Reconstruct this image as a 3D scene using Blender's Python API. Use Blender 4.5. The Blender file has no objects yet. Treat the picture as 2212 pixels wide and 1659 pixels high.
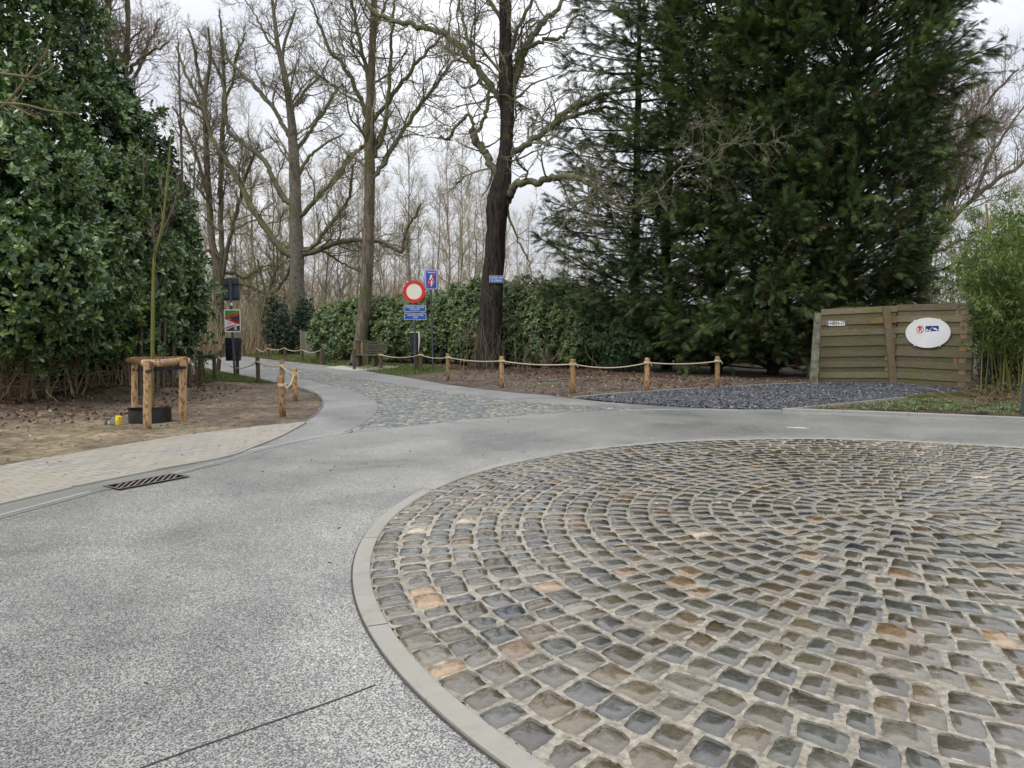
import bpy, math, numpy as np
from mathutils import Vector, Matrix, noise as mnoise
from mathutils.geometry import tessellate_polygon
rad = math.radians
rng = np.random.default_rng(11)
C = bpy.context.scene.collection
sc = bpy.context.scene

# ------------------------------------------------------------------ camera
PITCH, CAM_H, FPX = rad(4.3), 1.5, 1661.0
cam_d = bpy.data.cameras.new('camera')
cam = bpy.data.objects.new('camera', cam_d); C.objects.link(cam)
cam.location = (0, 0, CAM_H)
cam.rotation_euler = (math.pi / 2 - PITCH, 0, 0)
cam_d.sensor_width = 36.0
cam_d.lens = FPX / 2212.0 * 36.0
cam_d.clip_start = 0.05; cam_d.clip_end = 1500
sc.camera = cam
# ------------------------------------------------------------------ sky
SUN_EL, SUN_AZ = rad(52), rad(215)
w = bpy.data.worlds.new('World'); sc.world = w; w.use_nodes = True
nt = w.node_tree; nt.nodes.clear()
def wn(t): return nt.nodes.new(t)
sky = wn('ShaderNodeTexSky'); sky.sky_type = 'NISHITA'; sky.sun_disc = False
sky.sun_elevation = SUN_EL; sky.sun_rotation = SUN_AZ
tc = wn('ShaderNodeTexCoord'); sep = wn('ShaderNodeSeparateXYZ')
nt.links.new(tc.outputs['Generated'], sep.inputs[0])
mp = wn('ShaderNodeMapping'); mp.inputs['Scale'].default_value = (1.0, 1.0, 2.6); nt.links.new(tc.outputs['Generated'], mp.inputs[0])
ns = wn('ShaderNodeTexNoise'); ns.inputs['Scale'].default_value = 2.3; ns.inputs['Detail'].default_value = 7; ns.inputs['Roughness'].default_value = 0.5
nt.links.new(mp.outputs[0], ns.inputs['Vector'])
rp = wn('ShaderNodeValToRGB'); e = rp.color_ramp.elements
e[0].position = 0.36; e[0].color = (5.3, 5.45, 6.0, 1); e[1].position = 0.64; e[1].color = (8.0, 8.1, 8.35, 1)
nt.links.new(ns.outputs['Fac'], rp.inputs[0])
# overcast: the zenith is brighter than the rim of the sky
mr = wn('ShaderNodeMapRange'); mr.inputs['From Min'].default_value = 0.0; mr.inputs['From Max'].default_value = 1.0
mr.inputs['To Min'].default_value = 0.70; mr.inputs['To Max'].default_value = 2.1
nt.links.new(sep.outputs['Z'], mr.inputs['Value'])
vm = wn('ShaderNodeVectorMath'); vm.operation = 'SCALE'
nt.links.new(rp.outputs[0], vm.inputs[0]); nt.links.new(mr.outputs[0], vm.inputs['Scale'])
mx = wn('ShaderNodeMix'); mx.data_type = 'RGBA'; mx.inputs[0].default_value = 0.93
nt.links.new(sky.outputs[0], mx.inputs[6]); nt.links.new(vm.outputs[0], mx.inputs[7])
bg = wn('ShaderNodeBackground'); bg.inputs['Strength'].default_value = 0.115
nt.links.new(mx.outputs[2], bg.inputs[0])
wo = wn('ShaderNodeOutputWorld'); nt.links.new(bg.outputs[0], wo.inputs[0])
# ------------------------------------------------------------------ sun behind cloud
sd = bpy.data.lights.new('sun', 'SUN'); sd.energy = 1.4; sd.angle = rad(25); sd.color = (1.0, 0.96, 0.9)
so = bpy.data.objects.new('sun', sd); C.objects.link(so)
so.rotation_euler = (rad(38), 0, rad(-35))
sc.view_settings.view_transform = 'Standard'; sc.view_settings.look = 'None'
sc.view_settings.gamma = 1; sc.view_settings.exposure = 0.30
sc.cycles.max_bounces = 5; sc.cycles.diffuse_bounces = 3; sc.cycles.glossy_bounces = 2
sc.cycles.transmission_bounces = 2; sc.cycles.transparent_max_bounces = 4
sc.cycles.use_denoising = True

# ================================================================== helpers
cp, sp = math.cos(PITCH), math.sin(PITCH)
def ray(x, y):
    a = (x - 1106) / FPX; b = (829.5 - y) / FPX
    return np.array([a, cp + b * sp, b * cp - sp])
def G(x, y, z=0.0):                       # where the photo's ground point lies
    r = ray(x, y); t = (CAM_H - z) / -r[2]
    return np.array([r[0] * t, r[1] * t, z])
def P(x, y, d):                           # a point at distance d along +Y
    r = ray(x, y); t = d / r[1]
    return np.array([r[0] * t, d, CAM_H + r[2] * t])
def gd(y): return G(1106, y)[1]
def hz(y, d): return P(1106, y, d)[2]

ORG = {}
def put(o, org, parent):
    ORG[o.name] = np.array(org, float)
    if parent is not None:
        o.parent = parent; o.location = np.array(org) - ORG[parent.name]
    else: o.location = org
def tag(o, label=None, cat=None, group=None, kind=None):
    if label: o['label'] = label
    if cat: o['category'] = cat
    if group: o['group'] = group
    if kind: o['kind'] = kind
    return o
def thing(name, label, cat, loc, group=None):
    o = bpy.data.objects.new(name, None); C.objects.link(o)
    o.empty_display_size = 0.1
    put(o, loc, None); return tag(o, label, cat, group)
def mk(name, V, FL, mat, parent=None, org=None, col=None, smooth=False, midx=None, attrs=None):
    V = np.asarray(V, np.float64)
    if org is None: org = ORG[parent.name] if parent is not None else (0, 0, 0)
    me = bpy.data.meshes.new(name)
    Vl = (V - np.array(org)).astype(np.float32)
    FL = [np.asarray(f, np.int32) for f in FL if len(f)]
    nl = sum(f.size for f in FL); nf = sum(len(f) for f in FL)
    me.vertices.add(len(Vl)); me.vertices.foreach_set('co', Vl.ravel())
    me.loops.add(nl); me.loops.foreach_set('vertex_index', np.concatenate([f.ravel() for f in FL]))
    me.polygons.add(nf)
    tot = np.concatenate([np.full(len(f), f.shape[1], np.int32) for f in FL])
    st = np.concatenate([[0], np.cumsum(tot)[:-1]]).astype(np.int32)
    me.polygons.foreach_set('loop_start', st); me.polygons.foreach_set('loop_total', tot)
    me.polygons.foreach_set('use_smooth', np.full(nf, bool(smooth)))
    if midx is not None: me.polygons.foreach_set('material_index', np.asarray(midx, np.int32))
    if col is not None:
        a = me.color_attributes.new('col', 'FLOAT_COLOR', 'POINT')
        c4 = np.ones((len(Vl), 4), np.float32); c4[:, :3] = col
        a.data.foreach_set('color', c4.ravel())
    me.update(calc_edges=True)
    for m in (mat if isinstance(mat, (list, tuple)) else [mat]): me.materials.append(m)
    o = bpy.data.objects.new(name, me); C.objects.link(o)
    put(o, org, parent)
    return o
class MB:
    def __init__(s): s.V = []; s.F = {}; s.n = 0; s.c = []; s.M = {}
    def add(s, V, F, col=(1, 1, 1), m=0):
        V = np.asarray(V, float).reshape(-1, 3)
        s.V.append(V); c = np.empty((len(V), 3)); c[:] = col; s.c.append(c)
        for f in (F if isinstance(F, list) and len(F) and isinstance(F[0], np.ndarray) else [np.asarray(F, int)]):
            if len(f):
                s.F.setdefault(f.shape[1], []).append(f + s.n)
                s.M.setdefault(f.shape[1], []).append(np.full(len(f), m))
        s.n += len(V)
    def box(s, c, size, R=None, col=(1, 1, 1), m=0, bev=0.0):
        sx, sy, sz = [v / 2 for v in size]
        v = np.array([[x, y, z] for z in (-sz, sz) for y in (-sy, sy) for x in (-sx, sx)], float)
        f = np.array([[0, 2, 3, 1], [4, 5, 7, 6], [0, 1, 5, 4], [2, 6, 7, 3], [0, 4, 6, 2], [1, 3, 7, 5]])
        if R is not None: v = v @ np.asarray(R).T
        s.add(v + np.array(c), f, col, m)
    def tube(s, pts, r, n=8, cap=True, col=(1, 1, 1), m=0, bump=0, seed=0):
        pts = np.asarray(pts, float); K = len(pts); r = np.broadcast_to(np.asarray(r, float), (K,))
        V, F = tubes(pts[None], r[None], n)
        if bump:
            V = V.reshape(K, n, 3); ce = pts[:, None]
            g = np.random.default_rng(seed)
            base = g.normal(0, bump, (1, n)) + g.normal(0, bump * .55, (K, n))
            V = (ce + (V - ce) * (1 + base[..., None])).reshape(-1, 3)
        s.add(V, F, col, m)
        if cap:
            V = V.reshape(K, n, 3)
            for k, rev in ((0, 1), (K - 1, 0)):
                vv = np.vstack([V[k], V[k].mean(0)[None]])
                ff = np.array([[i, (i + 1) % n, n] for i in range(n)])
                s.add(vv, ff[:, ::-1] if rev else ff, col, m)
    def prism(s, poly, T, t, col=(1, 1, 1), m=0):   # poly 2-D outline, T = (origin, ux, uy, un); extruded t along un
        o, ux, uy, un = T; poly = np.asarray(poly, float); n = len(poly)
        a = o + poly[:, :1] * ux + poly[:, 1:2] * uy
        V = np.vstack([a, a + un * t])
        tri = tess(poly)
        F4 = np.array([[i, (i + 1) % n, n + (i + 1) % n, n + i] for i in range(n)])
        s.add(V, [np.vstack([tri[:, ::-1], tri + n]), F4], col, m)
    def build(s, name, mat, parent=None, org=None, smooth=False, usecol=True):
        ks = sorted(s.F)
        return mk(name, np.vstack(s.V), [np.vstack(s.F[k]) for k in ks], mat, parent, org,
                  np.vstack(s.c) if usecol else None, smooth,
                  np.concatenate([np.concatenate(s.M[k]) for k in ks]))
def tess(poly):
    t = tessellate_polygon([[Vector((p[0], p[1], 0)) for p in poly]])
    t = np.array([list(x) for x in t], int)
    p = np.asarray(poly)[:, :2]
    a, b, c = p[t[:, 0]], p[t[:, 1]], p[t[:, 2]]
    cr = (b[:, 0] - a[:, 0]) * (c[:, 1] - a[:, 1]) - (b[:, 1] - a[:, 1]) * (c[:, 0] - a[:, 0])
    t[cr < 0] = t[cr < 0][:, ::-1]
    return t
def nrm(v): return v / np.maximum(np.linalg.norm(v, axis=-1, keepdims=True), 1e-9)
def tubes(Pt, R, n):                       # (B,K,3),(B,K) -> verts, quads
    B_, K, _ = Pt.shape
    T = np.empty_like(Pt); T[:, 1:-1] = Pt[:, 2:] - Pt[:, :-2]; T[:, 0] = Pt[:, 1] - Pt[:, 0]; T[:, -1] = Pt[:, -1] - Pt[:, -2]
    T = nrm(T)
    ref = np.where(np.abs(nrm(Pt[:, -1] - Pt[:, 0])[:, 2:3]) > 0.8, np.array([[0, 1., 0]]), np.array([[0, 0, 1.]]))[:, None]
    A = nrm(np.cross(T, np.broadcast_to(ref, T.shape))); Bv = np.cross(T, A)
    th = np.arange(n) * 2 * np.pi / n
    V = Pt[:, :, None] + R[:, :, None, None] * (A[:, :, None] * np.cos(th)[None, None, :, None] + Bv[:, :, None] * np.sin(th)[None, None, :, None])
    i = np.arange(B_)[:, None, None] * K * n; k = np.arange(K - 1)[None, :, None] * n; j = np.arange(n)[None, None]; j2 = (j + 1) % n
    F = np.stack([i + k + j, i + k + j2, i + k + n + j2, i + k + n + j], -1).reshape(-1, 4)
    return V.reshape(-1, 3), F
def cat(pts, m=5):                          # Catmull-Rom through rows of any width
    p = np.asarray(pts, float)
    if len(p) < 3: 
        t = np.linspace(0, 1, m * 2)[:, None]; return p[0] * (1 - t) + p[-1] * t
    q = np.vstack([2 * p[0] - p[1], p, 2 * p[-1] - p[-2]]); out = []
    for i in range(len(p) - 1):
        a, b, c, d = q[i:i + 4]
        for t in np.arange(m) / m:
            out.append(.5 * ((2 * b) + (-a + c) * t + (2 * a - 5 * b + 4 * c - d) * t * t + (-a + 3 * b - 3 * c + d) * t ** 3))
    out.append(p[-1]); return np.array(out)
def resample(pts, K):
    s = np.concatenate([[0], np.cumsum(np.linalg.norm(np.diff(pts[:, :3], axis=0), axis=1))])
    t = np.linspace(0, s[-1], K)
    return np.stack([np.interp(t, s, pts[:, i]) for i in range(pts.shape[1])], 1)
def inst(T, FT, pos, X, Y, Z, s):           # copies of template T (m,3) with frames; returns V,F
    m = len(T); N_ = len(pos)
    V = pos[:, None] + s[:, None, None] * (T[None, :, 0:1] * X[:, None] + T[None, :, 1:2] * Y[:, None] + T[None, :, 2:3] * Z[:, None])
    F = [(np.asarray(f)[None] + (np.arange(N_) * m)[:, None, None]).reshape(-1, np.asarray(f).shape[1]) for f in FT]
    return V.reshape(-1, 3), F
def rdir(n, g): return nrm(g.normal(size=(n, 3)))
def inpoly(pts, poly):
    x, y = pts[:, 0], pts[:, 1]; poly = np.asarray(poly); ins = np.zeros(len(x), bool); j = len(poly) - 1
    for i in range(len(poly)):
        xi, yi, xj, yj = poly[i][0], poly[i][1], poly[j][0], poly[j][1]
        c = ((yi > y) != (yj > y)) & (x < (xj - xi) * (y - yi) / ((yj - yi) if yj != yi else 1e-9) + xi)
        ins ^= c; j = i
    return ins
def gp(pts): return np.array([G(x, y)[:2] for x, y in pts])

# ================================================================== materials
class NT:
    def __init__(s, name, rough=.6, spec=.5):
        s.m = bpy.data.materials.new(name); s.m.use_nodes = True; s.t = s.m.node_tree
        s.b = s.t.nodes['Principled BSDF']; s.b.inputs['Roughness'].default_value = rough
        s.b.inputs['Specular IOR Level'].default_value = spec
        s.tc = s.t.nodes.new('ShaderNodeTexCoord').outputs['Object']
    def n(s, t, **k):
        x = s.t.nodes.new(t)
        for a, b in k.items():
            if a in x.inputs: s.put(x.inputs[a], b)
            else: setattr(x, a, b)
        return x
    def put(s, inp, v):
        if isinstance(v, bpy.types.NodeSocket): s.t.links.new(v, inp)
        elif isinstance(v, tuple) and len(v) == 3 and inp.type == 'RGBA': inp.default_value = (*v, 1)
        else: inp.default_value = v
    def noise(s, scale, detail=4, rough=.55, vec=None, dist=0):
        return s.n('ShaderNodeTexNoise', Vector=vec or s.tc, Scale=scale, Detail=detail, Roughness=rough, Distortion=dist).outputs['Fac']
    def voro(s, scale, vec=None, feature='F1', rnd=1.0):
        x = s.n('ShaderNodeTexVoronoi', feature=feature); s.put(x.inputs['Vector'], vec or s.tc)
        x.inputs['Scale'].default_value = scale; x.inputs['Randomness'].default_value = rnd; return x
    def map(s, sc_=(1, 1, 1), rot=(0, 0, 0), vec=None):
        return s.n('ShaderNodeMapping', Vector=vec or s.tc, Scale=sc_, Rotation=rot).outputs[0]
    def ramp(s, f, *st):
        x = s.n('ShaderNodeValToRGB'); s.put(x.inputs[0], f); el = x.color_ramp.elements
        while len(el) < len(st): el.new(.5)
        for i, (p, c) in enumerate(st):
            el[i].position = p; el[i].color = (*c, 1) if isinstance(c, tuple) else (c, c, c, 1)
        return x.outputs[0]
    def mix(s, f, a, b, mode='MIX'):
        x = s.n('ShaderNodeMix', data_type='RGBA', blend_type=mode)
        s.put(x.inputs[0], f); s.put(x.inputs[6], a); s.put(x.inputs[7], b); return x.outputs[2]
    def math(s, op, a, b=0.0):
        x = s.n('ShaderNodeMath', operation=op); s.put(x.inputs[0], a); s.put(x.inputs[1], b); return x.outputs[0]
    def attr(s): return s.n('ShaderNodeAttribute', attribute_name='col').outputs['Color']
    def bump(s, h, dist=.01, st=1.0):
        s.put(s.b.inputs['Normal'], s.n('ShaderNodeBump', Height=h, Distance=dist, Strength=st).outputs[0])
    def col(s, c): s.put(s.b.inputs['Base Color'], c); return s
    def rough(s, r): s.put(s.b.inputs['Roughness'], r); return s
def simple(name, c, rough=.6, var=.25, scale=8, metal=0, bump=0.0, bs=60, spec=.5):
    k = NT(name, rough, spec); f = k.noise(scale)
    k.col(k.mix(k.ramp(f, (.35, 0.0), (.65, 1.0)), tuple(v * (1 - var) for v in c), tuple(min(1, v * (1 + var)) for v in c)))
    k.b.inputs['Metallic'].default_value = metal
    if bump: k.bump(k.noise(bs), bump)
    return k.m
def attrmat(name, rough=.6, var=.2, scale=12, bump=0.0, bs=60, spec=.5, trans=0.0):
    k = NT(name, rough, spec); f = k.noise(scale)
    k.col(k.mix(1.0, k.attr(), k.ramp(f, (.3, 1 - var), (.7, 1 + var * .6)), 'MULTIPLY'))
    if bump: k.bump(k.noise(bs), bump)
    if trans:
        tr = k.n('ShaderNodeBsdfTranslucent'); s2 = k.mix(1.0, k.attr(), (1.0, 1.25, .5), 'MULTIPLY'); k.put(tr.inputs[0], s2)
        ms = k.n('ShaderNodeMixShader'); ms.inputs[0].default_value = trans
        k.t.links.new(k.b.outputs[0], ms.inputs[1]); k.t.links.new(tr.outputs[0], ms.inputs[2])
        k.t.links.new(ms.outputs[0], k.t.nodes['Material Output'].inputs[0])
    return k.m

def m_road(name, matrix, chip, light, sc_=92, thr=.36, rough=.42):
    k = NT(name, rough, .5)
    wv = k.n('ShaderNodeTexNoise', Vector=k.tc, Scale=160.0, Detail=2.0)
    off = k.n('ShaderNodeVectorMath', operation='MULTIPLY_ADD'); k.put(off.inputs[0], wv.outputs['Color'])
    off.inputs[1].default_value = (.006, .006, .006); k.put(off.inputs[2], k.tc)
    v = k.voro(sc_, off.outputs[0]); cl = k.n('ShaderNodeSeparateColor'); k.put(cl.inputs[0], v.outputs['Color'])
    size = k.math('MULTIPLY_ADD', cl.outputs[0], .26)
    size.node.inputs[2].default_value = thr - .13
    is_chip = k.ramp(k.math('SUBTRACT', v.outputs['Distance'], size), (.0, 1.0), (.035, 0.0))
    cc = k.ramp(cl.outputs[1], (0.0, chip), (.72, tuple(x * 1.9 for x in chip)), (.90, tuple(x * 1.3 for x in light)), (1.0, light))
    big = k.noise(.55, 5, .6, dist=.6); mid = k.noise(3.2, 6, .6)
    mc = k.mix(k.ramp(mid, (.35, 0.0), (.7, 1.0)), tuple(x * .84 for x in matrix), tuple(min(1, x * 1.08) for x in matrix))
    base = k.mix(is_chip, mc, cc)
    stain = k.mix(k.ramp(big, (.36, 0.0), (.62, 1.0)), (.74, .75, .76), (1.10, 1.09, 1.06))
    sx = k.n('ShaderNodeSeparateXYZ'); k.put(sx.inputs[0], k.tc)
    rx_ = k.math('SUBTRACT', sx.outputs[0], 3.67); ry_ = k.math('SUBTRACT', sx.outputs[1], 5.45)
    rad_ = k.math('SQRT', k.math('ADD', k.math('MULTIPLY', rx_, rx_), k.math('MULTIPLY', ry_, ry_)))
    wv2 = k.math('ADD', rad_, k.math('MULTIPLY', big, .8))
    trk = k.ramp(k.math('FRACT', k.math('MULTIPLY', wv2, .62)), (.0, .90), (.3, 1.06), (.55, .92), (1.0, .90))
    stain = k.mix(1.0, stain, trk, 'MULTIPLY')
    sp_ = k.noise(1.4, 8, .75); stain = k.mix(k.ramp(sp_, (.60, 0.0), (.72, .22)), stain, (1.3, 1.28, 1.24))
    k.col(k.mix(1.0, base, stain, 'MULTIPLY'))
    k.rough(k.math('ADD', k.ramp(big, (.35, rough - .08), (.7, rough + .16)), k.ramp(is_chip, (0, .08), (1, -0.0))))
    k.put(k.b.inputs['Coat Weight'], k.ramp(big, (.40, .0), (.56, .35))); k.b.inputs['Coat Roughness'].default_value = .28
    k.bump(k.math('ADD', k.math('MULTIPLY', is_chip, -.6), k.noise(220, 2)), .0022, .8)
    return k.m
M_ROAD = m_road('exposed_aggregate', (.325, .325, .298), (.058, .060, .070), (.44, .42, .34), sc_=120, thr=.50, rough=.33)
M_ROAD2 = m_road('side_street_aggregate', (.31, .305, .295), (.06, .063, .078), (.40, .38, .33), sc_=110, thr=.48, rough=.36)

def m_cobble():
    k = NT('wet_sett', .2, .5)
    f = k.noise(34, 8, .68); f2 = k.noise(120, 5, .65); fl = k.noise(9, 5, .65, vec=k.map((1, 3.5, 1), (0, 0, .6)))
    c = k.mix(1.0, k.attr(), k.ramp(f, (.28, (.50, .51, .53)), (.5, (1.0, 1.0, 1.0)), (.74, (1.45, 1.34, 1.15))), 'MULTIPLY')
    c = k.mix(k.ramp(fl, (.56, 0.0), (.74, .45)), c, (.19, .17, .13))
    k.col(c); k.rough(k.ramp(f, (.3, .12), (.7, .32)))
    k.b.inputs['Coat Weight'].default_value = 1.0; k.b.inputs['Coat Roughness'].default_value = .07
    k.bump(k.math('ADD', f, k.math('MULTIPLY', f2, .3)), .006, .5)
    return k.m
M_COB = m_cobble()
def m_mortar():
    k = NT('jointing_sand', .6, .4)
    f = k.noise(30, 6, .65); g = k.noise(260, 2); b = k.noise(1.1, 3)
    b2 = k.noise(4, 6, .7); c = k.mix(k.ramp(f, (.3, 0.0), (.66, 1.0)), (.11, .095, .07), (.47, .435, .355)); c = k.mix(k.ramp(g, (.4, 0.0), (.7, .6)), c, (.26, .225, .17)); c = k.mix(k.ramp(b2, (.52, 0.0), (.66, .6)), c, (.12, .105, .075))
    k.col(c); k.put(k.b.inputs['Coat Weight'], k.ramp(k.noise(.9, 5, .6), (.45, 0.0), (.58, .9))); k.b.inputs['Coat Roughness'].default_value = .08; k.rough(k.ramp(b, (.4, .2), (.62, .6))); k.bump(k.math('ADD', f, k.math('MULTIPLY', g, .3)), .012, .9)
    return k.m
M_MORT = m_mortar()
def m_conc(name, c, rough=.55, sc_=14):
    k = NT(name, rough, .4); f = k.noise(sc_, 6, .6); g = k.noise(230, 2); b = k.noise(.9, 4)
    x = k.mix(f, tuple(v * .86 for v in c), tuple(min(1, v * 1.1) for v in c)); x = k.mix(k.ramp(g, (.55, 0.0), (.75, .35)), x, tuple(v * .6 for v in c))
    x = k.mix(k.ramp(b, (.5, 0.0), (.66, .5)), x, tuple(v * .66 for v in c)); x = k.mix(k.ramp(k.noise(5, 7, .75), (.56, 0.0), (.66, .4)), x, tuple(v * .6 for v in c))
    k.col(x); k.bump(g, .0015, .6); return k.m
M_KERB = m_conc('kerb_concrete', (.285, .27, .235)); M_KERB2 = m_conc('pale_kerb_concrete', (.27, .27, .25)); M_GUT = m_conc('gutter_concrete', (.21, .21, .19), .33)
def m_pavers():
    k = NT('beige_pavers', .6, .4)
    mv = k.map((1, 1, 1), (0, 0, rad(-62)))
    br = k.n('ShaderNodeTexBrick', Vector=mv, Scale=1.0); br.offset = .5
    br.inputs['Brick Width'].default_value = .21; br.inputs['Row Height'].default_value = .105; br.inputs['Mortar Size'].default_value = .006; br.inputs['Mortar Smooth'].default_value = .3
    br.inputs['Color1'].default_value = (.325, .305, .26, 1); br.inputs['Color2'].default_value = (.24, .23, .205, 1); br.inputs['Mortar'].default_value = (.11, .095, .075, 1)
    f = k.noise(60, 4); b = k.noise(.8, 4)
    c = k.mix(1.0, br.outputs['Color'], k.ramp(f, (.3, .86), (.7, 1.1)), 'MULTIPLY')
    c = k.mix(k.ramp(b, (.42, .45), (.62, 0.0)), c, (.30, .26, .19))
    k.col(c); k.bump(k.math('SUBTRACT', k.math('MULTIPLY', f, .25), br.outputs['Fac']), .003, .7); return k.m
M_PAV = m_pavers()
def m_terrain():
    k = NT('bare_soil', .8, .08)
    f = k.noise(7, 8, .65); g = k.noise(55, 5, .65); h = k.noise(1.2, 5, .6)
    c = k.mix(1.0, k.attr(), k.ramp(f, (.32, (.42, .40, .39)), (.5, (.92, .92, .92)), (.68, (1.45, 1.38, 1.28))), 'MULTIPLY')
    c = k.mix(1.0, c, k.ramp(h, (.38, .62), (.62, 1.15)), 'MULTIPLY')
    v = k.voro(70); c = k.mix(k.ramp(v.outputs['Distance'], (.10, .5), (.2, 0.0)), c, (.20, .175, .15))
    k.col(c); k.rough(k.ramp(h, (.35, .5), (.6, .9))); k.bump(k.math('ADD', f, k.math('MULTIPLY', g, .5)), .05, .9); return k.m
M_TER = m_terrain()
def m_bark(name, c1, c2, moss=(.09, .11, .02), mossy=.5, sc_=9, zs=.18, lichen=None):
    k = NT(name, .85, .2)
    mv = k.map((1, 1, zs)); f = k.noise(sc_, 7, .7, vec=mv, dist=1.2); g = k.noise(2.0, 5, .6)
    c = k.mix(k.ramp(f, (.38, 0.0), (.62, 1.0)), c1, c2)
    if mossy: c = k.mix(k.ramp(g, (.62 - mossy * .25, 0.0), (.75 - mossy * .2, .8)), c, moss)
    if lichen: c = k.mix(k.ramp(k.noise(14, 5), (.58, 0.0), (.7, .8)), c, lichen)
    k.col(c); k.bump(f, .05, 1.0); return k.m
M_BARK_DARK = m_bark('burnt_dark_bark', (.007, .0065, .006), (.055, .043, .035), mossy=.10, sc_=7, zs=.2)
M_BARK_BROWN = m_bark('brown_bark', (.065, .054, .042), (.22, .18, .14), mossy=.5, sc_=11, zs=.15)
M_BARK_LICH = m_bark('lichened_bark', (.07, .065, .052), (.25, .22, .185), mossy=.45, sc_=13, zs=.4, lichen=(.20, .22, .16))
M_LIMB = m_bark('mossy_limb_bark', (.065, .060, .044), (.20, .185, .14), moss=(.14, .155, .035), mossy=.75, sc_=14, zs=.5, lichen=(.20, .215, .14))
M_TWIG = attrmat('twig_bark', .85, .25, 5, spec=.2)
M_BARK_YOUNG = m_bark('young_bark', (.13, .12, .04), (.22, .21, .08), mossy=.9, moss=(.14, .16, .03), sc_=14, zs=.2)
M_LEAF = attrmat('glossy_leaf', .23, .15, 30, spec=.7, trans=.16)
M_LEAFM = attrmat('matt_leaf', .42, .15, 20, spec=.5, trans=.2)
M_CON = attrmat('conifer_foliage', .62, .2, 3, spec=.3, trans=.12)
M_DRY = attrmat('dry_plant_matter', .85, .2, 20, spec=.2)
M_GRASS = attrmat('grass_blade', .6, .2, 10, spec=.3, trans=.25)
M_SLATE = attrmat('slate_chip', .45, .25, 30, spec=.5)
def m_stake():
    k = NT('peeled_pine', .45, .4)
    mv = k.map((1, 1, .12)); f = k.noise(22, 6, .65, vec=mv); g = k.noise(24, 5, .6, vec=k.map((1, 1, .4))); h = k.noise(3, 3)
    c = k.mix(f, (.26, .145, .065), (.50, .345, .18)); c = k.mix(k.ramp(g, (.53, 0.0), (.60, .85)), c, (.11, .055, .028))
    k.col(k.mix(1.0, c, k.attr(), 'MULTIPLY')); k.bump(f, .006, .8); return k.m
M_STAKE = m_stake()
def m_wood(name, c1, c2, green=(.12, .14, .03), ga=.4, rot=0):
    k = NT(name, .75, .25)
    f = k.noise(5, 7, .65, vec=k.map((1.2, 1.2, 14)), dist=.8); g = k.noise(1.1, 5, .6)
    c = k.mix(k.ramp(f, (.32, 0.0), (.68, 1.0)), c1, c2); c = k.mix(k.ramp(g, (.5, 0.0), (.68, ga)), c, green)
    k.col(k.mix(1.0, c, k.attr(), 'MULTIPLY')); k.bump(f, .008, .7); return k.m
M_GATE = m_wood('weathered_board', (.10, .085, .055), (.23, .20, .145), ga=.6)
M_BENCH = m_wood('weathered_bench_wood', (.04, .038, .026), (.115, .105, .072), ga=.25)
M_POSTOLD = m_bark('weathered_post_wood', (.05, .04, .026), (.15, .115, .075), mossy=.55, sc_=16, zs=.12)
M_ROPE = simple('hemp_rope', (.46, .38, .26), .8, .2, 60, bump=.003, bs=160)
M_POLE = simple('painted_grey_pole', (.052, .062, .075), .4, .12, 6)
M_BLACK = simple('black_plastic', (.012, .012, .014), .38, .3, 9, bump=.004, bs=20)
M_BAG = simple('black_refuse_bag', (.02, .02, .024), .22, .5, 9, bump=.02, bs=12)
M_WHITE = simple('white_enamel', (.74, .75, .74), .35, .05, 3)
M_CREAM = simple('cream_reflective', (.70, .70, .58), .4, .03, 4)
M_RED = simple('red_reflective', (.58, .018, .016), .38, .06, 5)
M_BLUE = simple('blue_reflective', (.012, .075, .36), .38, .06, 5)
M_NAVY = simple('navy_paint', (.01, .035, .20), .38, .1, 5)
M_INK = simple('black_ink', (.015, .015, .018), .5, .05, 5)
M_YEL = simple('yellow_plastic', (.80, .56, .03), .45, .1, 30, bump=.004, bs=60)
M_IRON = simple('rusty_iron', (.12, .10, .095), .55, .3, 30, bump=.003, bs=90)
M_PITSHADE = simple('drain_shade_black', (.008, .007, .007), 1.0, .2, 5, spec=0.0)
M_WMARK = simple('worn_white_paint', (.42, .43, .42), .6, .12, 12)
M_DARKJ = simple('dark_joint', (.05, .048, .045), .8, .2, 20)
M_SLAB = m_conc('bench_slab', (.40, .385, .34))
M_GREENP = simple('green_print', (.08, .24, .06), .4, .5, 30)
M_DARKP = simple('dark_print', (.05, .045, .05), .4, .5, 30)
M_FPANEL = m_wood('pale_fence_board', (.16, .14, .10), (.26, .235, .18), ga=.3)

# ================================================================== ground layout (from photo points)
def frame(a, b):                            # 2-D unit vectors along / across
    u = np.array(b) - np.array(a); u = u / np.linalg.norm(u); return u, np.array([-u[1], u[0]])
CC, RO, RI = np.array([3.67, 5.45]), 4.72, 4.615
# main road outline
edge_far = gp([(475, 1003), (560, 975), (660, 952), (760, 935), (1000, 908), (1230, 890), (1500, 886), (1690, 887)])
kerb_r = gp([(1690, 889), (1850, 894), (2000, 900), (2212, 909)])
kdir = nrm((kerb_r[-1] - kerb_r[-2])[None])[0]
kerb_r = np.vstack([kerb_r, kerb_r[-1] + kdir * 4, kerb_r[-1] + kdir * 4 + np.array([3, -4.0]), kerb_r[-1] + kdir * 4 + np.array([4, -12.0])])
gut_in = gp([(475, 1003), (375, 1028), (218, 1062), (0, 1122)])           # road side of the gutter
gdir = nrm((gut_in[-1] - gut_in[0])[None])[0]
gut_in = np.vstack([gut_in, gut_in[-1] + gdir * 5, gut_in[-1] + gdir * 9 + np.array([.3, 0])])
road_poly = np.vstack([gut_in[::-1], edge_far[1:], kerb_r[1:], [[16, -8]], [[-8, -8]]])
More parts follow.
